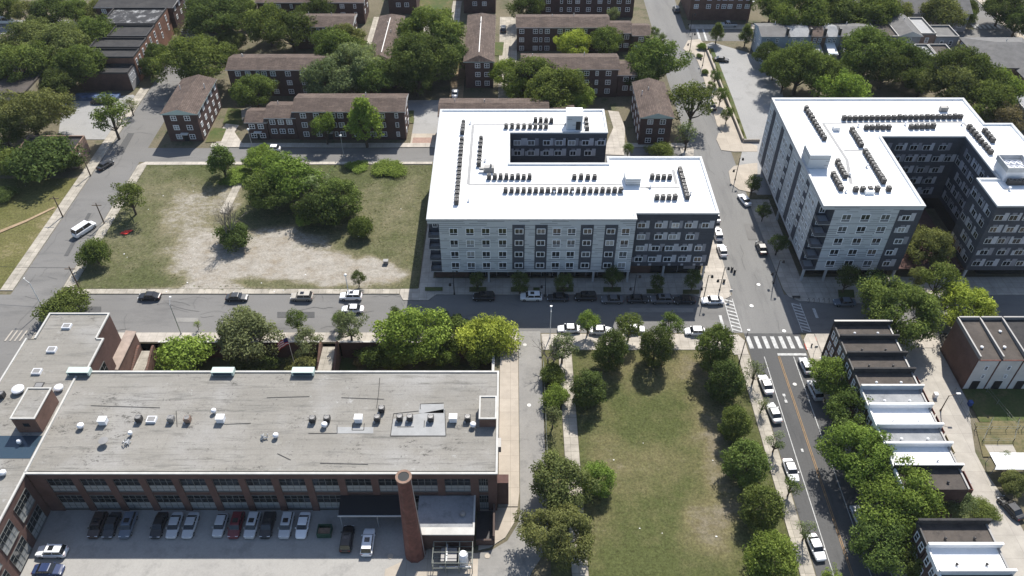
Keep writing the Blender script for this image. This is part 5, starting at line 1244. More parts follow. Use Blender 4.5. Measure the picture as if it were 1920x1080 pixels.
for p, l, r in (((153, 802), 'round white capped vent at the left end of the factory roof', .55), ((402, 774), 'small round white vent behind a white box unit', .42), ((609, 800), 'round white vent in front of two dark fan units', .5), ((887, 800), 'silver round vent in front of the small brick penthouse', .5), ((36, 734), 'largest round white vent on the wing roof', 1.0), ((112, 731), 'round white vent behind the brick penthouse on the wing', .75), ((80, 745), 'tiny white vent on top of the wing by the penthouse', .3), ((518, 820), 'silver vent beside a tangle of pipes on the factory roof', .45), ((246, 816), 'small dark vent beside tangled pipes, lower left of the roof', .35), ((8, 890), 'round vent at the left edge low on the wing roof', .5), ((38, 832), 'bright vent cap standing on the dark roof patch', .35)): round_vent(p, l, r)
x, y = at(197, 832, FZ); tt = thing('satellite_dish', 'grey tilted disc standing on the lower left of the factory roof', 'dish', (x, y, FZ), group=gF)
b = MB(); b.lathe((x, y, FZ + .8), ((.75, 0), (.75, .06), (.05, .1)), 16); o = b.build('dish', 'ac_grey', tt)
b = MB(); b.tube((x, y, FZ), (x, y, FZ + .8), .08, .08); b.build('mast', 'steel', tt)
for p, l in (((497, 820), 'tangle of bent pipes left of the silver vent on the factory roof'), ((237, 830), 'tangle of pipes by the grey disc on the factory roof'), ((478, 0), '')):
    if not l: continue
    x, y = at(*p, FZ); b = MB(); r_ = random.Random(int(p[0]))
    for k in range(7):
        a = (x + r_.uniform(-.7, .7), y + r_.uniform(-.6, .6), FZ + r_.uniform(0, .2)); c = (x + r_.uniform(-.7, .7), y + r_.uniform(-.6, .6), FZ + r_.uniform(.3, .9)); b.tube(a, c, .09, .09, 5)
    tag(b.build('pipe_tangle', 'steel'), l, 'pipes', gF)
for p, l in (((285, 788), 'flat grey roof hatch beside the black fan unit'), ((98, 657), 'pale roof hatch, middle of three on the wing roof'), ((126, 613), 'pale roof hatch nearest the street on the wing roof'), ((70, 698), 'pale roof hatch nearest the penthouse on the wing roof'), ((73, 722), 'dark square roof hatch with a small vent')):
    x, y = at(*p, FZ); t = thing('roof_hatch', l, 'roof hatch', (x, y, FZ), group=gF); dk = 'dark' in l
    b = MB(); b.box(x - .75, x + .75, y - .6, y + .6, FZ - .08, FZ + (.05 if dk else .4)); b.build('hatch_box', 'ac_dark' if dk else 'ac_white', t)
    b = MB(); b.box(x - .6, x + .6, y - .45, y + .45, FZ + (.053 if dk else .403), FZ + (.07 if dk else .44)); b.build('hatch_lid', 'ac_grey', t)

# ---------------------------------------------------------------- vehicles
def loft(b, st, mi, close=True):
    """st: list of rings (same point count); skins them"""
    n = len(st[0]); o = len(b.v)
    for r in st: b.v += r
    for i in range(len(st) - 1):
        for k in range(n - 1):
            b.f.append((o + i * n + k, o + i * n + k + 1, o + (i + 1) * n + k + 1, o + (i + 1) * n + k)); b.m.append(mi)
    b.f.append(tuple(o + k for k in range(n))); b.m.append(mi); b.f.append(tuple(o + (len(st) - 1) * n + k for k in reversed(range(n)))); b.m.append(mi)
CARS = {}
SPEC = {   # length, half width, bonnet z, belt z, roof z, windscreen foot, roof front, roof rear, rear glass foot (x from the front)
    'sedan': (4.6, .90, .78, .92, 1.43, 1.25, 1.95, 3.25, 3.95), 'suv': (4.6, .93, .95, 1.05, 1.68, 1.15, 1.75, 4.05, 4.45),
    'hatch': (4.1, .87, .85, .95, 1.50, 1.05, 1.7, 3.3, 3.85), 'van': (5.6, 1.0, 1.1, 1.25, 2.2, .95, 1.6, 5.2, 5.5), 'pickup': (5.7, .98, 1.0, 1.1, 1.8, 1.5, 2.1, 3.1, 3.4)}
def car_proto(kind):
    L, W, hz, bz, rz, a, c, d, e = SPEC[kind]
    b = MB(); ST = []
    def ring(x, w, zt, zs=.28):   # across the car at x
        return [(x, -w * .93, zs), (x, -w, zs + .2), (x, -w, zt - .12), (x, -w * .86, zt), (x, w * .86, zt), (x, w, zt - .12), (x, w, zs + .2), (x, w * .93, zs)]
    X = lambda t: L / 2 - t
    tail = bz if kind != 'pickup' else bz
    for t, w, zt in ((0, W * .70, hz - .22), (.12, W * .86, hz - .1), (.45, W * .97, hz), (a, W, bz - .02), (e, W, tail), (L - .25, W * .95, tail - (.0 if kind != 'sedan' else .03)), (L - .06, W * .86, tail - .12), (L, W * .76, tail - .3)): ST.append(ring(X(t), w, zt))
    loft(b, ST, 0)
    def top(t, w, z): return (X(t), -w, z), (X(t), w, z)
    wr = W * .74
    if kind == 'pickup':
        b.box(X(L - .15), X(e + .1), -W * .78, W * .78, bz - .02, bz + .003, 1)
    b.poly([(X(c), -wr, rz), (X(c), wr, rz), (X(d), wr, rz - .02), (X(d), -wr, rz - .02)], 0)       # roof skin
    b.poly([(X(c) + .12, -wr * .98, rz - .06), (X(c) + .12, wr * .98, rz - .06), (X(c), wr, rz), (X(c), -wr, rz)], 0)
    for s in (-1, 1):
        b.poly([(X(c), s * wr, rz), (X(d), s * wr, rz - .02), (X(d), s * (wr + .05), rz - .1), (X(c), s * (wr + .05), rz - .1)], 0)
        for t0, t1 in ((c + .02, a + .06), (d - .02, e - .04)):   # pillars
            b.poly([(X(t0), s * (wr + .052), rz - .08), (X(t0) - .1, s * (wr + .052), rz - .08), (X(t1) - .1, s * W * .93, bz), (X(t1), s * W * .93, bz)], 0)
        m = (c + d) / 2; b.poly([(X(m) + .05, s * (wr + .055), rz - .08), (X(m) - .05, s * (wr + .055), rz - .08), (X(m) - .05, s * W * .93, bz), (X(m) + .05, s * W * .93, bz)], 0)
        b.box(X(a) - .38, X(a) - .2, s * W if s > 0 else -W - .16, W + .16 if s > 0 else -W, bz - .02, bz + .14, 0)   # mirror
    body = b.mesh('body', ('car_paint', 'ac_dark'))
    g = MB(); lo = [(X(a), -W * .86), (X(e), -W * .86), (X(e), W * .86), (X(a), W * .86)]; hi = [(X(c) + .06, -wr - .03), (X(d) - .03, -wr - .03), (X(d) - .03, wr + .03), (X(c) + .06, wr + .03)]
    for i in range(4):
        j = (i + 1) % 4; zz = rz - .05
        g.poly([(*lo[i], bz - .04), (*lo[j], bz - .04), (*hi[j], zz), (*hi[i], zz)])
    if kind in ('suv',): g.box(X(c + .35), X(c + 1.15), -.42, .42, rz - .01, rz + .008)
    glass = g.mesh('glazing', 'car_glass')
    w = MB(); r = .34 if kind != 'van' else .37
    w.tube((0, -.11, 0), (0, .11, 0), r, r, 12, 0); w.tube((0, -.125, 0), (0, .125, 0), r * .55, r * .55, 8, 1); wheel = w.mesh('wheel', ('tyre', 'hub'))
    hl = MB(); hl.box(-.09, .05, -.2, .2, -.07, .07); hl = hl.mesh('headlight', 'head_lens')
    tl = MB(); tl.box(-.03, .06, -.17, .17, -.12, .12); tl = tl.mesh('taillight', 'tail_lens')
    parts = [('body', body, (0, 0, 0)), ('glazing', glass, (0, 0, 0))]
    for t in (.85, L - .95):
        for s in (-1, 1): parts.append(('wheel', wheel, (X(t), s * (W - .11), r)))
    for s in (-1, 1):
        parts.append(('headlight', hl, (X(.14), s * W * .62, hz - .16))); parts.append(('taillight', tl, (X(L - .06), s * W * .66, tail - .26)))
    return parts
PAINT = {'white': (.72, .72, .73), 'silver': (.42, .43, .44), 'black': (.012, .012, .014), 'grey': (.10, .105, .115), 'dark': (.03, .032, .036), 'red': (.13, .015, .02), 'blue': (.015, .03, .09), 'beige': (.36, .33, .28), 'brown': (.045, .03, .025), 'slate': (.10, .125, .16)}
def car(p, kind, col, head, label, group=None):
    """head: compass of the bonnet in degrees from +x"""
    x, y = at(*p, .7); z = {'main': .02}.get('main')
    if kind not in CARS: CARS[kind] = car_proto(kind)
    t = thing('van' if kind == 'van' else 'pickup_truck' if kind == 'pickup' else 'parked_car', label, {'van': 'van', 'pickup': 'pickup truck'}.get(kind, 'car'), (x, y, .05), math.radians(head), group)
    for nm, me, l in CARS[kind]:
        o = bpy.data.objects.new(nm, me); COL.objects.link(o); o.parent = t; o.location = l
        o.color = (*PAINT[col], 1)
gm, gs, gr, gl, gu = 'cars parked along the main street', 'cars on the sunny kerb by the park', 'cars along the right street', 'cars parked at the factory', 'cars on the upper streets'
for c in (((280, 555), 'sedan', 'black', 180, 'black sedan parked alone near the west end of the vacant lot', gm), ((444, 557), 'sedan', 'dark', 0, 'dark sedan parked by the gap in the vacant lot kerb', gm), ((566, 556), 'suv', 'beige', 180, 'beige silver estate car parked in front of the vacant lot', gm),
          ((658, 555), 'suv', 'white', 180, 'white estate car parked under the twin-headed lamp', gm), ((661, 579), 'sedan', 'white', 180, 'white sedan driving in the lane beside the parked white estate', gm),
          ((907, 556), 'suv', 'black', 180, 'black car first in the shade at the apartment shopfront', gm), ((996, 556), 'suv', 'white', 180, 'white car parked in the shade of the apartment building', gm), ((1046, 557), 'sedan', 'dark', 180, 'dark sedan just right of the white car in the shade', gm), ((1098, 556), 'suv', 'black', 180, 'black box-shaped car, third from the white one in the shade', gm),
          ((1148, 561), 'sedan', 'grey', 180, 'grey sedan in the middle of the shaded row', gm), ((1196, 560), 'sedan', 'dark', 0, 'dark sedan before the last pair in the shaded row', gm), ((1240, 561), 'suv', 'grey', 180, 'grey car with roof bars near the end of the shaded row', gm), ((1283, 562), 'sedan', 'black', 180, 'black sedan last in the shaded row', gm), ((1336, 563), 'sedan', 'white', 180, 'white sedan with dark glass at the sunny corner', gm),
          ((1067, 616), 'sedan', 'white', 180, 'white sedan half hidden by the bare tree at the park kerb', gs), ((1126, 619), 'sedan', 'white', 0, 'white car behind the first small bright tree at the park', gs), ((1190, 617), 'hatch', 'white', 0, 'white hatchback behind the second small tree at the park', gs), ((1303, 621), 'hatch', 'white', 180, 'white hatchback in the open beside the corner tree', gs),
          ((1584, 566), 'sedan', 'slate', 180, 'grey-blue car in deep shade behind the hoop racks', gm), ((1753, 566), 'suv', 'slate', 180, 'bluish car under the yellow-green tree', gm),
          ((1436, 720), 'sedan', 'white', 95, 'white sedan parked nearest the crossing on the park side', gr), ((1451, 773), 'sedan', 'silver', 97, 'silver sedan parked second from the crossing on the park side', gr), ((1483, 881), 'sedan', 'white', 273, 'white sedan parked halfway down the park side', gr), ((1530, 1025), 'sedan', 'white', 277, 'white sedan parked at the bottom edge on the park side', gr),
          ((1511, 685), 'hatch', 'silver', 95, 'silver hatchback parked first by the row houses', gr), ((1528, 731), 'suv', 'silver', 95, 'pale car parked second by the row houses under the tree', gr), ((1612, 970), 'sedan', 'silver', 95, 'pale car mostly hidden under the big street trees', gr),
          ((1396, 374), 'sedan', 'white', 105, 'white sedan at the kerb below the rounded plaza', gr), ((1428, 464), 'sedan', 'black', 92, 'black sedan at the edge of the apartment shadow', gr), ((1354, 469), 'hatch', 'white', 92, 'white car parked beside the corner of the black-clad facade', gr), ((1345, 438), 'suv', 'white', 92, 'white car hidden behind the corner of the black-clad facade', gr), ((1341, 405), 'sedan', 'silver', 92, 'silver car behind the edge of the white roof', gr),
          ((1353, 111), 'sedan', 'black', -12, 'black sedan standing alone on the upper lot', gu), ((1246, 90), 'hatch', 'white', 92, 'white car half under the spreading tree at the far street', gu), ((1268, 17), 'suv', 'dark', 92, 'dark car under the tree at the top of the right street', gu), ((1366, 46), 'pickup', 'silver', 180, 'pale pickup truck in front of the red brick hall', gu), ((1335, 198), 'sedan', 'dark', 92, 'dark car in the tree shade beside the upper lot wall', gu),
          ((197, 309), 'sedan', 'black', 61, 'black sedan at the kerb of the west street', gu), ((158, 430), 'van', 'white', 61, 'white passenger van driving on the west street', gu), ((511, 278), 'hatch', 'white', 180, 'white hatchback parked at the upper street behind the lot', gu), ((853, 174), 'sedan', 'white', 90, 'white sedan parked behind the brick blocks', gu), ((944, 54), 'suv', 'dark', 90, 'dark car on the drive between two brick blocks', gu),
          ((10, 40), 'van', 'white', 0, 'white van at the top left edge', gu), ((48, 61), 'sedan', 'silver', 10, 'silver car in the far lot at the top left', gu), ((186, 190), 'sedan', 'black', 0, 'black car behind the tree in the small concrete lot', gu), ((1781, 56), 'hatch', 'white', 5, 'white car parked among the houses at the top right', gu), ((1776, 640), 'suv', 'black', 80, 'black car tucked in the alley beside the brick side wall', gr), ((1896, 952), 'sedan', 'black', 110, 'black sedan in the alley at the right edge', gr), ((1860, 700), 'sedan', 'dark', 0, 'dark', None)):
    if c[4] == 'dark': continue
    car(*c)
lot = [(183, 'suv', 'brown', -90), (209, 'sedan', 'dark', -90), (240, 'suv', 'slate', -88), (298, 'sedan', 'black', -90), (327, 'sedan', 'silver', -89), (357, 'sedan', 'silver', -90), (413, 'hatch', 'silver', -91), (443, 'suv', 'red', -90), (473, 'suv', 'silver', -91), (502, 'suv', 'black', -90), (537, 'suv', 'silver', -90), (568, 'sedan', 'white', -90)]
ll = ('brown car at the dark left end of the factory row', 'dark grey sedan next to the brown car', 'slate blue car left of the first empty bay', 'black sedan right of the first empty bay', 'pale sedan beside the black sedan in the factory row', 'pale sedan with dark sunroof left of the second empty bay', 'pale hatchback right of the second empty bay', 'dark red car between two pale cars', 'pale car with sunroof right of the dark red car', 'black car between two pale cars', 'silver car with large sunroof near the end of the row', 'white sedan at the right end of the factory row')
for (x, k, c, h), l in zip(lot, ll): car((x, 984), k, c, h, l, gl)
car((651, 1010), 'suv', 'black', 90, 'black car parked under the awning end, half in the sun', gl)
car((690, 1016), 'suv', 'white', 90, 'white car with sunroof crossing the shadow edge by the chimney', gl)
car((97, 1034), 'suv', 'white', 180, 'white car parked sideways beside the factory wing', gl)
car((90, 1068), 'sedan', 'blue', 0, 'dark blue car at the bottom left corner', gl)

# ---------------------------------------------------------------- trees
KINDS = {   # nominal width, height/width, crown bottom (share of height), clumps, leaves, leaf size, clump radius
    'oval': (6.0, 1.22, .02, 110, 10500, .25, .125), 'spread': (9.0, .86, .2, 75, 13000, .33, .125), 'big': (13.0, .80, .2, 130, 23000, .37, .098),
    'loose': (6.0, 1.05, .2, 40, 3600, .26, .125), 'small': (4.0, 1.45, .22, 36, 3200, .22, .16), 'bush': (5.0, .62, .0, 60, 7500, .24, .16),
    'spire': (5.0, 1.35, .05, 70, 7000, .24, .13), 'wispy': (3.6, 1.3, .25, 20, 900, .2, .17)}
def crown_mesh(kind, seed):
    W, hr, cb, K, N, ls, cr = KINDS[kind]; g = np.random.default_rng(seed)
    H = W * hr; zb = H * cb; R = W / 2; zc = (H + zb) / 2; rz = (H - zb) / 2
    C = []; PH = g.uniform(0, 6.28, 3)
    while kind == 'oval' and len(C) < K:      # egg shape, broad near the ground
        u = g.uniform(-1, 1); prof = math.sqrt(max(0, 1 - ((u + .28) / 1.28) ** 2)) if u > -.28 else math.sqrt(max(0, 1 - ((u + .28) / .78) ** 2))
        if g.random() > prof + .12: continue
        t = g.uniform(0, 2 * PI); q = (g.uniform(.3, 1) ** .45) * max(.05, prof - cr * .9)
        C.append(np.array((math.cos(t) * q * R, math.sin(t) * q * R, u * (rz - W * cr * .8))))
    while len(C) < K:
        d = g.normal(size=3); d /= np.linalg.norm(d)
        if kind != 'bush' and d[2] < -.55: continue
        if kind == 'bush': d[2] = abs(d[2]) * .9 - .15
        q = g.uniform(.45, 1.0) ** .6 * (1 - cr * .9)
        p = d * q * np.array((R, R, rz))
        if kind == 'oval':      # broad below, narrowing upwards
            k = np.clip(1.12 - .36 * (p[2] / rz + .35), .3, 1.05); p[:2] *= k
        if kind == 'spire': p[:2] *= np.clip(1.05 - .62 * (p[2] / rz + .5), .12, 1.1)
        if kind in ('spread', 'big'): p[:2] *= 1.05 if p[2] < rz * .35 else .95
        if kind in ('loose', 'wispy'): p *= g.uniform(.6, 1.12)
        if kind in ('spread', 'big', 'loose', 'bush'):
            th = math.atan2(p[1], p[0]); p[:2] *= 1 + .16 * math.sin(2 * th + PH[0]) + .13 * math.sin(3 * th + PH[1]); p[2] *= 1 + .16 * math.sin(th + PH[2]) + .10 * math.sin(3 * th + PH[0])
            if g.random() < .10: p *= 1.16
        C.append(p)
    C = np.array(C); cr_ = W * cr * g.uniform(.7, 1.35, size=K)
    ctone = g.uniform(.72, 1.28, size=K)
    which = g.choice(K, size=N, p=cr_ ** 2 / (cr_ ** 2).sum())
    d = g.normal(size=(N, 3)); d /= np.linalg.norm(d, axis=1)[:, None]
    rad = cr_[which] * g.uniform(.25, 1.0, size=N) ** .5 * g.choice([1.0, 1.0, 1.0, 1.22], size=N)
    P = C[which] + d * rad[:, None] * np.array((1, 1, .78)); P[:, 2] += zc
    if kind == 'bush': P[:, 2] = np.maximum(P[:, 2], .08)
    nrm = d * .75 + g.normal(size=(N, 3)) * .55 + np.array((0, 0, .35)); nrm /= np.linalg.norm(nrm, axis=1)[:, None]
    ref = g.normal(size=(N, 3)); u = np.cross(nrm, ref); u /= np.linalg.norm(u, axis=1)[:, None] + 1e-9; v = np.cross(nrm, u)
    s = ls * g.uniform(.55, 1.25, size=N)[:, None]; a = g.uniform(.45, .8, size=N)[:, None]
    co = np.stack([P - u * s * .6, P + v * s * a * .5, P + u * s * .6, P - v * s * a * .5], 1).reshape(-1, 3)
    me = bpy.data.meshes.new('crown'); me.vertices.add(4 * N); me.vertices.foreach_set('co', co.ravel().astype(np.float32))
    me.loops.add(4 * N); me.loops.foreach_set('vertex_index', np.arange(4 * N, dtype=np.int32))
    me.polygons.add(N); me.polygons.foreach_set('loop_start', np.arange(0, 4 * N, 4, dtype=np.int32)); me.update(calc_edges=True)
    t = me.attributes.new('tone', 'FLOAT', 'FACE'); t.data.foreach_set('value', (ctone[which] * g.uniform(.72, 1.28, size=N)).astype(np.float32))
    me.materials.append(MAT['foliage'])
    b = MB(); r0 = W * .028 + .05
    b.tube((0, 0, 0), (0, 0, max(zb, H * .25)), r0, r0 * .75, 7, cap=False); rr = random.Random(seed)
    top = (0, 0, max(zb, H * .25)); b.tube(top, (rr.uniform(-.2, .2), rr.uniform(-.2, .2), H * .72), r0 * .75, r0 * .25, 6, cap=False)
    for c in C[:12]:
        z0 = rr.uniform(.6, 1.0) * top[2] + .1; m = (c[0] * .5, c[1] * .5, z0 + (c[2] + zc - z0) * .35)
        b.tube((0, 0, z0), m, r0 * .5, r0 * .3, 5, cap=False); b.tube(m, (c[0], c[1], c[2] + zc), r0 * .3, r0 * .08, 4, cap=False)
    return me, b.mesh('trunk', 'bark')
TP = {}
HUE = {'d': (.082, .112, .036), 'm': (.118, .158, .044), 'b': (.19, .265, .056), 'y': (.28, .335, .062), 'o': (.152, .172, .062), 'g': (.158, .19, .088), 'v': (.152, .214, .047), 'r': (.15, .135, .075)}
tr = random.Random(5)
def tree(cx, cy, w, kind, hue, label, z0=0.0, sq=1.0, group=None, name=None, cat=None):
    W0, hr, cb = KINDS[kind][:3]
    x, y = at(cx, cy, z0 + 3)
    for _ in range(4):      # crown centre height follows the crown's own size
        W = w / pxm(x, y, z0 + 3); H = W * hr * sq; zc = z0 + H * (1 + cb) / 2; x, y = at(cx, cy, zc)
    if kind not in TP: TP[kind] = [crown_mesh(kind, 100 + 7 * i + len(kind)) for i in range(5)]
    cm, tm = TP[kind][tr.randrange(5)]
    k = W / W0 * 1.04
    nm = name or ('shrub' if kind == 'bush' else 'tree')
    t = thing(nm, label, cat or nm, (x, y, z0), tr.uniform(0, 6.28), group); t.scale = (k, k, k * sq)
    h = HUE[hue]; f = tr.uniform(.88, 1.12)
    o = bpy.data.objects.new('crown', cm); COL.objects.link(o); o.parent = t; o.color = (h[0] * f * tr.uniform(.93, 1.07), h[1] * f, h[2] * f, 1)
    o = bpy.data.objects.new('trunk', tm); COL.objects.link(o); o.parent = t
    return t
gp = 'park edge trees'
for a in ((1145, 655, 64, 'oval', 'd', 'dark egg-shaped park tree behind the second small kerb tree'), (1230, 648, 62, 'oval', 'd', 'dark egg-shaped park tree casting a long shadow in mid lawn'), (1340, 652, 72, 'oval', 'm', 'dense park tree beside the white hatchback at the crossing corner'),
          (1361, 713, 74, 'oval', 'd', 'dense park tree just below the crossing corner tree'), (1379, 792, 62, 'oval', 'm', 'dense park tree beside the silver sedan, third down the street edge'), (1399, 868, 84, 'oval', 'm', 'dense park tree beside the white sedan halfway down the street edge'),
          (1429, 950, 80, 'oval', 'm', 'dense park tree above the last one on the street edge'), (1448, 1048, 98, 'oval', 'v', 'dense park tree at the bottom edge beside the last white sedan'), (1103, 728, 66, 'oval', 'd', 'dark rounded tree on the lawn corner near the park path'), (1121, 897, 64, 'oval', 'v', 'glossy bright green round tree next to the spreading olive tree')):
    tree(*a, group=gp, sq=1.22 if a[1] < 660 else 1.05 if a[1] < 800 else .92)
tree(1052, 908, 108, 'spread', 'o', 'spreading olive green tree beside the glossy round tree at the lane')
tree(1050, 1000, 122, 'big', 'o', 'large olive green tree at the bottom of the lane')
tree(1103, 605, 40, 'small', 'v', 'small bright green kerb tree, first from the lane'); tree(1181, 612, 50, 'small', 'm', 'small dark kerb tree in front of the white hatchback', sq=.9); tree(1258, 610, 46, 'small', 'm', 'small kerb tree nearest the crossing', sq=.9)
tree(1055, 655, 62, 'loose', 'g', 'thin half bare greyish tree at the top of the lane')
for a in ((1037, 703, 46, 'bush', 'm', 'clipped shrub at the top of the lane fence'), (1041, 745, 48, 'bush', 'v', 'brighter shrub halfway down the lane fence'), (1037, 780, 38, 'wispy', 'g', 'sparse shrub at the lower end of the lane fence')): tree(*a, sq=1.2)
for a in ((1417, 697, 44, 'reddish thin street tree at the top of the park pavement'), (1430, 760, 30, 'thin street tree behind the silver sedan'), (1456, 828, 42, 'thin street tree above the white sedan halfway down'), (1484, 912, 42, 'thin street tree just below the white sedan halfway down'), (1513, 995, 44, 'thin street tree over the bonnet of the last white sedan')): tree(a[0], a[1], a[2], 'wispy', 'g' if a[0] != 1484 else 'm', a[3], group='thin street trees along the park')
gs_ = 'big street trees along the row houses'
for a in ((1568, 706, 82, 'spread', 'v', 'bright street tree nearest the crossing by the corner row house'), (1602, 772, 100, 'spread', 'm', 'street tree beside the grey roofed row house'), (1622, 862, 138, 'big', 'v', 'large bright street tree before the streaked white roof'), (1690, 938, 148, 'big', 'v', 'largest bright street tree hiding the dark roofs'), (1655, 1012, 108, 'spread', 'm', 'shaded street tree under the largest bright one'), (1738, 1062, 84, 'spread', 'm', 'street tree at the bottom edge beside the bright white roof'), (1560, 1085, 46, 'loose', 'v', 'sapling at the bottom edge beside the lane line')): tree(*a, group=gs_)
tree(1776, 925, 84, 'spread', 'g', 'dull green back garden tree behind the red deck'); tree(1845, 955, 50, 'bush', 'm', 'low shrubs on the green yard below the red deck', sq=.5); tree(1905, 905, 50, 'spread', 'o', 'yellowish garden tree at the right edge by the black sedan'); tree(1885, 857, 22, 'small', 'g', 'small palm-like plant beside the white carport')
tree(1688, 580, 140, 'big', 'm', 'large dark green tree rising behind the corner row house'); tree(1812, 577, 98, 'spread', 'y', 'yellow-green tree on the pavement at the shaded street')
tree(1740, 462, 84, 'spread', 'o', 'sunlit tree at the mouth of the dark courtyard'); tree(1762, 525, 60, 'small', 'm', 'slim tree on the shaded pavement below the courtyard'); tree(1722, 520, 34, 'small', 'o', 'thin sapling below the courtyard tree')
tree(1590, 520, 46, 'small', 'd', 'dark street tree in front of the pale corner facade'); tree(1460, 457, 36, 'small', 'd', 'dark street tree beside the black sedan in shade', sq=.9); tree(1413, 345, 30, 'small', 'd', 'dark street tree at the foot of the long grey facade'); tree(1433, 396, 28, 'small', 'd', 'dark street tree between the white and the black sedan')
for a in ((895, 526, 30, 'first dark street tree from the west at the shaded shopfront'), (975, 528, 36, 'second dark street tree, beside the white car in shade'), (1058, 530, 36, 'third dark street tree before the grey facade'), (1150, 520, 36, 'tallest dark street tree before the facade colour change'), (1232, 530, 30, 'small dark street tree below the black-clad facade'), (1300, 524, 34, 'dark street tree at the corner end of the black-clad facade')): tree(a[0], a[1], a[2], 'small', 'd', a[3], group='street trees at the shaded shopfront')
C0 = HZ
tree(463, 632, 108, 'spread', 'g', 'tall grey-green tree rising from the sunken garden, west part', C0); tree(555, 600, 38, 'small', 'm', 'small dark tree at the kerb behind the flag'); tree(574, 638, 56, 'loose', 'g', 'greyish tree right behind the flag'); tree(655, 612, 62, 'loose', 'g', 'thin tree with bare twigs east of the sunken steps'); tree(636, 598, 28, 'small', 'm', 'small dark kerb tree below the white sedan')
tree(742, 592, 30, 'small', 'd', 'dark kerb tree beside the brightest tree'); tree(778, 628, 118, 'spread', 'b', 'brightest green tree in the sunken garden', C0); tree(848, 622, 72, 'spread', 'm', 'dark green tree between the brightest and the yellowish one', C0); tree(912, 632, 100, 'spread', 'y', 'yellowish green tree at the end of the sunken garden by the lane', C0); tree(832, 664, 56, 'spread', 'v', 'lower green tree below the dark one in the sunken garden', C0); tree(900, 655, 70, 'spread', 'v', 'green lower crown under the yellowish tree', C0)
tree(345, 668, 96, 'bush', 'b', 'bright low spreading shrub in the sunken garden', C0); tree(300, 682, 60, 'bush', 'b', 'bright ground shrub beside the brick-sided steps', C0, sq=.5); tree(700, 665, 60, 'bush', 'm', 'shrub with orange patch east of the sunken steps', C0); tree(680, 675, 30, 'bush', 'r', 'orange brown shrub in the sunken garden', C0); tree(570, 680, 64, 'bush', 'o', 'dry shrubs at the foot of the flag', C0, sq=.6); tree(740, 668, 56, 'bush', 'v', 'shrub below the brightest tree', C0); tree(470, 685, 80, 'bush', 'd', 'dark shrub under the tall grey-green tree', C0, sq=.6)
tree(369, 608, 15, 'wispy', 'b', 'tiny sapling in the pavement pit beside the grey lamp', sq=1.2); tree(122, 574, 82, 'bush', 'm', 'dome shaped bush at the north end of the factory wing', sq=.8)
# vacant lot
tree(241, 366, 66, 'loose', 'm', 'dark open-branched tree on the west edge of the vacant lot', sq=1.1); tree(178, 475, 54, 'bush', 'm', 'round dark shrub tree near the white van', sq=1.5); tree(438, 443, 62, 'bush', 'd', 'dark bush under the dead branches in the vacant lot', sq=1.0)
gl_ = 'thicket on the vacant lot'
for a in ((415, 302, 62, 'spire', 'm', 'pointed dark tree at the back of the vacant lot'), (488, 298, 64, 'spread', 'b', 'bright green tree beside the diagonal path'), (540, 332, 108, 'spread', 'v', 'bright top of the thicket in the vacant lot'), (510, 358, 92, 'spread', 'm', 'dark west side of the thicket'), (588, 345, 74, 'loose', 'g', 'greyish leaning crown in the middle of the thicket'), (636, 372, 80, 'oval', 'm', 'tall dark east part of the thicket'), (600, 392, 76, 'bush', 'd', 'dark lower part of the thicket over the bare dirt'), (677, 426, 46, 'bush', 'm', 'detached round shrub at the east tip of the thicket'), (573, 412, 34, 'bush', 'v', 'small bright shrub at the foot of the thicket')): tree(*a, group=gl_, sq=1.4 if a[3] == 'bush' else .85)
tree(671, 521, 27, 'small', 'd', 'small dark tree beside the twin-headed lamp on the lot'); tree(670, 312, 40, 'bush', 'v', 'low green weeds at the back kerb of the lot', sq=.35); tree(730, 315, 60, 'bush', 'v', 'low weeds near the white roof building at the back kerb', sq=.3); tree(450, 330, 60, 'bush', 'v', 'low weeds beside the diagonal path', sq=.3); tree(10, 362, 44, 'bush', 'd', 'dark low bush on the dry lawn at the left edge', sq=.6)
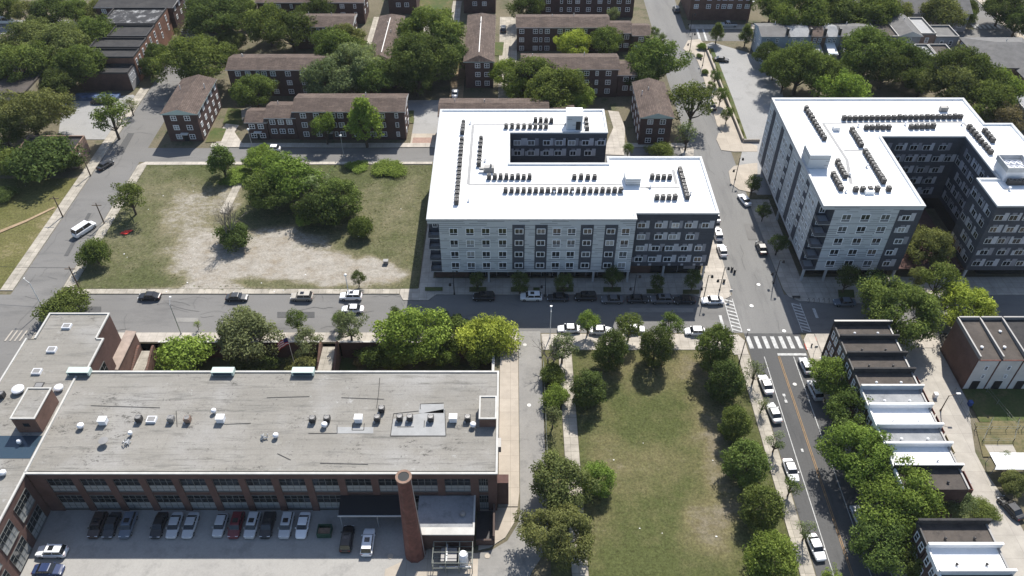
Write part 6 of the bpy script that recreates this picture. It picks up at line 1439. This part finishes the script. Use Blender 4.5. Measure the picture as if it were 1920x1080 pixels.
# north-west
gn = 'trees on the west side'
for a in ((206, 214, 66, 'small', 'm', 'round street tree with visible trunk in the small lot'), (243, 196, 32, 'wispy', 'o', 'thin tree beside the small lot at the west street'), (52, 212, 118, 'big', 'o', 'large rounded tree left of the small lot'), (5, 250, 70, 'spread', 'm', 'tree at the left edge below the tan building'), (80, 300, 112, 'bush', 'd', 'dark hedge-like tree mass over the dry lawn'), (22, 304, 70, 'bush', 'm', 'lighter tree at the left end of the hedge mass'), (128, 304, 50, 'bush', 'd', 'dark tree at the right end of the hedge mass by the brick shed'),
          (50, 75, 90, 'spread', 'o', 'tree below the silver car in the far lot'), (40, 120, 110, 'big', 'm', 'large tree above the tan building'), (112, 88, 110, 'big', 'o', 'lighter tree in the middle of the top left wood'), (150, 120, 90, 'spread', 'm', 'shaded tree in front of the black roofed row'), (185, 62, 84, 'spread', 'm', 'tree touching the worn black roof of the row'), (215, 75, 60, 'spread', 'v', 'bright low crown beside the row house roofs'), (110, 150, 70, 'spread', 'd', 'dark tree behind the blue tarpaulin'), (70, 45, 50, 'spread', 'o', 'small tree at the edge of the far lot'),
          (95, 18, 70, 'spread', 'd', 'dark tree in the far lot hedge'), (140, 20, 56, 'spread', 'm', 'tree in the far lot, right of the dark one'), (185, 20, 52, 'spread', 'o', 'round tree before the far dark brick building'), (10, 18, 56, 'spread', 'm', 'tree in the very top left corner'), (45, 24, 40, 'small', 'o', 'small tree beside the white van at top left'), (240, 18, 44, 'spread', 'o', 'round tree in front of the far red brick wall'), (295, 15, 34, 'small', 'm', 'small tree by the far brick bay'),
          (292, 100, 48, 'spread', 'd', 'dark tree against the orange brick side wall'), (280, 125, 46, 'spread', 'd', 'lower dark tree beside the grey painted side wall'), (366, 112, 118, 'big', 'm', 'wide tree over the end of the west street'), (342, 62, 34, 'wispy', 'o', 'thin tree at the far crossing of the west street'), (400, 30, 110, 'big', 'd', 'tall dark oak with visible trunk at the top'), (452, 18, 60, 'spread', 'm', 'tree behind the dark oak at the top'), (434, 76, 46, 'spread', 'o', 'yellowish small tree below the dark oak')): tree(*a, group=gn, sq=.95 if a[3] == 'bush' else .92)
gh = 'trees among the brick blocks'
for a in ((502, 45, 84, 'spread', 'm', 'tree left of the third row brown roof'), (545, 58, 80, 'spread', 'd', 'dark tree in front of the third row brown roof'), (476, 170, 74, 'spread', 'm', 'round tree beside the second row block near the corner house'), (608, 236, 46, 'small', 'v', 'smaller bright street tree on the upper street'), (682, 228, 78, 'spire', 'b', 'larger bright street tree on the upper street'), (632, 92, 90, 'spread', 'm', 'crown above the second row roof end'), (665, 125, 110, 'big', 'g', 'greyish large tree in front of the second row'), (618, 152, 90, 'spread', 'g', 'greyish tree over the shaded court'), (700, 150, 80, 'spread', 'm', 'tree beside the ridged block west of the largest tree'), (652, 72, 60, 'spread', 'o', 'small crown behind the greyish large tree'),
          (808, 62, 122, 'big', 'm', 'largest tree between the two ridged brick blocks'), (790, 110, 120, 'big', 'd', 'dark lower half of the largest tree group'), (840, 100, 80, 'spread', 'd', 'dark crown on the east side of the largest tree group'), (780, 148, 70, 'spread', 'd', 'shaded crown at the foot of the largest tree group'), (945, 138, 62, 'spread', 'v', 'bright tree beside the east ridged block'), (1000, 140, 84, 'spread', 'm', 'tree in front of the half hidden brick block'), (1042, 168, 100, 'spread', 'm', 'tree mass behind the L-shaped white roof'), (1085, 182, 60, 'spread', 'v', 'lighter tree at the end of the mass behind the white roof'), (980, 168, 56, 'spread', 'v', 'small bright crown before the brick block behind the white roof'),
          (1075, 85, 64, 'spread', 'y', 'yellowish round tree before the brick block'), (1138, 78, 60, 'spread', 'm', 'tree hiding the joint of the block behind the yellowish one'), (1230, 115, 94, 'spread', 'm', 'spreading tree over the right street kerb'), (1205, 140, 70, 'spread', 'd', 'dark lower crown beside the spreading tree at the right street'), (1300, 190, 84, 'loose', 'm', 'open branched leaning tree at the right street'), (1228, 60, 18, 'small', 'm', 'small kerb tree near the two window brick end'), (1240, 74, 20, 'small', 'm', 'second small kerb tree near the two window brick end'), (1290, 250, 46, 'wispy', 'g', 'sparse tree at the upper street corner'), (1240, 283, 46, 'bush', 'm', 'shrubs at the foot of the detached block with the hipped gable'), (1178, 280, 22, 'small', 'm', 'small tree behind the white roof of the front wing'), (1086, 194, 24, 'small', 'v', 'pointed yellowish shrub beside the white stair bulkhead'), (988, 14, 60, 'spread', 'd', 'dark tree in front of the top long brick block'), (1150, 30, 26, 'small', 'g', 'small grey tree before the top long brick block'), (655, 14, 40, 'spread', 'd', 'dark tree at the end of the top dark block'), (590, 20, 60, 'spread', 'd', 'dark tree in the middle of the top dark block')): tree(*a, group=gh)
# north-east
gq = 'trees in the upper right'
tree(1345, 62, 32, 'spire', 'm', 'pointed reddish-bottomed tree at the upper lot, the left one of two'); tree(1400, 65, 32, 'spire', 'm', 'pointed tree at the upper lot nearest the pink shrub'); tree(1417, 68, 12, 'bush', 'r', 'pink shrub beside the pointed tree on the upper lot', sq=1.4)
for i, q in enumerate(((1316, 87, 18, 'bush'), (1311, 105, 12, 'bush'), (1341, 143, 22, 'small'), (1322, 135, 14, 'bush'), (1352, 178, 26, 'small'), (1364, 214, 24, 'small'), (1334, 162, 18, 'small'))):
    tree(q[0], q[1], q[2], q[3], 'v' if i == 0 else 'm', ('bright shrub at the head of the upper lot wall', 'low square shrub below the bright one at the lot wall', 'young tree on the lot wall strip, nearest the far end', 'low square shrub in the lot pavement', 'young tree halfway along the lot wall', 'young tree at the near end of the lot wall', 'young kerb tree in front of the lot wall')[i], group='planting along the upper lot wall')
for i in range(9):
    x, y = 61.3, 188 + 6 * i
    h = tag(put('shrub', (TP.get('bush') or [crown_mesh('bush', 3)])[i % 3 if 'bush' in TP else 0][0], loc=(x + .9, y, 0)), f'low hedge plant on the strip behind the upper lot wall, {ORD[i]} from the near end', 'shrub', 'hedge strip along the upper lot wall'); h.scale = (.22, .55, .3); h.color = (*HUE['o'], 1)
for a in ((1500, 22, 110, 'big', 'm', 'wide tree behind the blue-grey houses'), (1560, 24, 90, 'spread', 'd', 'dark tree behind the blue-grey houses, right half'), (1448, 12, 60, 'spread', 'm', 'tree right of the red brick hall'), (1640, 24, 90, 'spread', 'm', 'tree in front of the dark brick terrace'), (1682, 24, 60, 'spread', 'o', 'tree at the right end of the dark brick terrace'), (1765, 22, 76, 'spread', 'o', 'olive tree before the grey roofed far house'), (1805, 32, 42, 'spread', 'm', 'small dark tree at the side street corner'),
          (1500, 128, 110, 'big', 'm', 'wide tree below the blue-grey houses beside the upper lot'), (1545, 140, 84, 'spread', 'd', 'dark crown right of the wide tree by the upper lot'), (1575, 168, 86, 'spread', 'b', 'bright tree just behind the U-shaped white roof'), (1470, 152, 30, 'small', 'v', 'slim lighter tree at the edge of the upper lot'), (1632, 95, 112, 'big', 'm', 'tall tree hiding the grey terraced house'), (1705, 118, 76, 'spread', 'd', 'dark dense tree left of the striped roof house'), (1660, 130, 80, 'spread', 'd', 'dark lower crown behind the white roof yard'), (1440, 100, 50, 'spread', 'd', 'dark hedge tree along the side of the blue-grey end house'), (1452, 130, 44, 'spread', 'd', 'dark hedge tree further down the upper lot edge'),
          (1810, 140, 120, 'big', 'd', 'large dark tree beside the hip roofed house'), (1790, 165, 96, 'spread', 'o', 'olive tree right of the round pool'), (1872, 168, 88, 'spread', 'v', 'brighter tree at the right end of the upper wood'), (1840, 190, 90, 'spread', 'm', 'tree touching the east corner of the U-shaped roof'), (1895, 225, 64, 'loose', 'r', 'brownish thin tree at the right edge behind the U-shaped roof'), (1880, 14, 70, 'spread', 'd', 'dark tree beyond the side street at the top right corner'), (1910, 40, 60, 'spread', 'd', 'dark tree at the right edge beside the side street'), (1815, 14, 40, 'spread', 'd', 'dark tree at the top of the side street'), (1730, 155, 60, 'spread', 'd', 'dark tree behind the round pool')): tree(*a, group=gq)
def scatter(name, n, size, spots, col, seed):
    g = random.Random(seed); b = MB(); tone = []
    while len(b.f) < n:
        x0, x1, y0, y1, keep = g.choice(spots); x, y = g.uniform(x0, x1), g.uniform(y0, y1)
        if keep and not keep(x, y, g): continue
        z0 = .12; k = g.randint(3, 7); tn = g.uniform(.6, 1.35)
        for _ in range(k):
            a = g.uniform(0, 6.28); h = g.uniform(.5, 1.2) * size; w = h * .45; ox, oy = g.uniform(-.3, .3) * size * 2, g.uniform(-.3, .3) * size * 2
            dx, dy = math.cos(a) * w, math.sin(a) * w; lx, ly = g.uniform(-1, 1) * h * 1.4, g.uniform(-1.6, .2) * h
            b.poly([(x + ox - dx, y + oy - dy, z0), (x + ox + dx, y + oy + dy, z0), (x + ox + dx * .6 + lx, y + oy + dy * .6 + ly, z0 + h * .6), (x + ox - dx * .6 + lx, y + oy - dy * .6 + ly, z0 + h * .6)]); tone.append(tn * g.uniform(.8, 1.2))
    o = b.build(name, 'foliage'); t = o.data.attributes.new('tone', 'FLOAT', 'FACE'); t.data.foreach_set('value', tone); o.color = (*col, 1); o['kind'] = 'stuff'; return o
wild = lambda x, y, g: dirt(x, y) + g.uniform(-.25, .25) < .38
scatter('weeds', 6000, .17, [(-92, -20, 126.3, 172.5, wild)], (.13, .155, .06), 1)
scatter('straw', 4000, .16, [(-92, -20, 126.3, 172.5, wild)], (.30, .27, .16), 2)
scatter('verge_grass', 2600, .2, [(-92.5, -24, 125.6, 127.2, None), (-94, -92.4, 127, 170, None), (-92, -21, 171.8, 173.2, None), (60.9, 76, 70.8, 74, None), (6.4, 9.2, 62, 108, None), (75.2, 76.1, 72, 98, None)], (.13, .155, .055), 3)
gL = random.Random(8); b = MB()
for _ in range(70):
    x0, x1, y0, y1 = gL.choice(((-92, -20, 126, 172), (13, 43, 45, 107), (-150, -109, 120, 165), (-92, -24, 124.6, 125.8), (58, 60, 60, 110)))
    x, y = gL.uniform(x0, x1), gL.uniform(y0, y1); s = gL.uniform(.06, .16); b.poly([(x - s, y - s * .6, .24), (x + s, y - s * .7, .26), (x + s * .8, y + s * .6, .25), (x - s * .9, y + s * .7, .27)])
o = b.build('litter', 'white_metal'); o['kind'] = 'stuff'
def dead_tree(cx, cy, base, h, label, n=26, seed=2):
    x, y = at(*base); r = random.Random(seed); t = thing('dead_tree', label, 'dead tree', (x, y, 0)); b = MB()
    def grow(p, d, l, rad, k):
        q = p + d * l; b.tube(p, q, rad, rad * .65, 5, cap=False)
        if k == 0: return
        for _ in range(3 if k > 1 else 2): grow(q, (d + Vector((r.uniform(-.7, .7), r.uniform(-.7, .7), r.uniform(-.1, .35)))).normalized(), l * r.uniform(.6, .85), rad * .6, k - 1)
    for i in range(3): grow(Vector((x + .3 * i - .3, y, .2)), Vector((r.uniform(-.4, .4), r.uniform(-.2, .3), 1)).normalized(), h * .3, .19, 4)
    b.build('branches', 'bark_dead', t)
dead_tree(0, 0, (432, 462), 11.0, 'bare dead tree standing out of the dark bush on the vacant lot')
dead_tree(0, 0, (1030, 690), 7.5, 'bare dead branches beside the thin greyish tree at the lane', seed=9)
dead_tree(0, 0, (570, 392), 7.0, 'grey bare limbs inside the thicket on the vacant lot', seed=4)

# ---------------------------------------------------------------- air
HAZE = .00005
hz = bpy.data.materials.new('haze'); hz.use_nodes = True; nt = hz.node_tree; nt.nodes.clear()
ho = nd(nt, 'ShaderNodeOutputMaterial'); hv = nd(nt, 'ShaderNodeVolumePrincipled'); hv.inputs['Color'].default_value = (.86, .92, 1, 1); hv.inputs['Density'].default_value = HAZE
nt.links.new(hv.outputs[0], ho.inputs['Volume']); MAT['haze'] = hz
b = MB(); b.box(-425, 425, -65, 705, -5.2, 118); o = b.build('haze', 'haze'); o['kind'] = 'stuff'

# ---------------------------------------------------------------- light, sky, camera
S = Vector((.27, .79, 1.0)).normalized()
sun = bpy.data.lights.new('sun', 'SUN'); sun.energy = 4.6; sun.angle = math.radians(.53); sun.color = (1, .955, .88)
so = bpy.data.objects.new('sun', sun); COL.objects.link(so); so.rotation_euler = (-S).to_track_quat('-Z', 'Y').to_euler(); so.location = (0, 100, 200)
w = bpy.data.worlds.new('World'); SC.world = w; w.use_nodes = True; nt = w.node_tree; nt.nodes.clear()
sk = nd(nt, 'ShaderNodeTexSky', sky_type='NISHITA'); sk.sun_disc = False; sk.sun_elevation = math.asin(S.z); sk.sun_rotation = math.atan2(S.x, S.y)
bg = nd(nt, 'ShaderNodeBackground'); bg.inputs[1].default_value = .104; ow = nd(nt, 'ShaderNodeOutputWorld')
nt.links.new(sk.outputs[0], bg.inputs[0]); nt.links.new(bg.outputs[0], ow.inputs[0])
cam = bpy.data.cameras.new('camera'); cam.sensor_width = 36; cam.lens = 36 * FP / 1920; cam.shift_x = 3 / 1920; cam.clip_end = 2000; cam.clip_start = 1
co = bpy.data.objects.new('camera', cam); COL.objects.link(co); co.location = (0, 0, CAMH); co.rotation_euler = (PI / 2 - PITCH, 0, 0)
SC.camera = co
SC.view_settings.view_transform = 'Standard'; SC.view_settings.look = 'None'; SC.view_settings.gamma = 1
SC.view_settings.exposure = .75
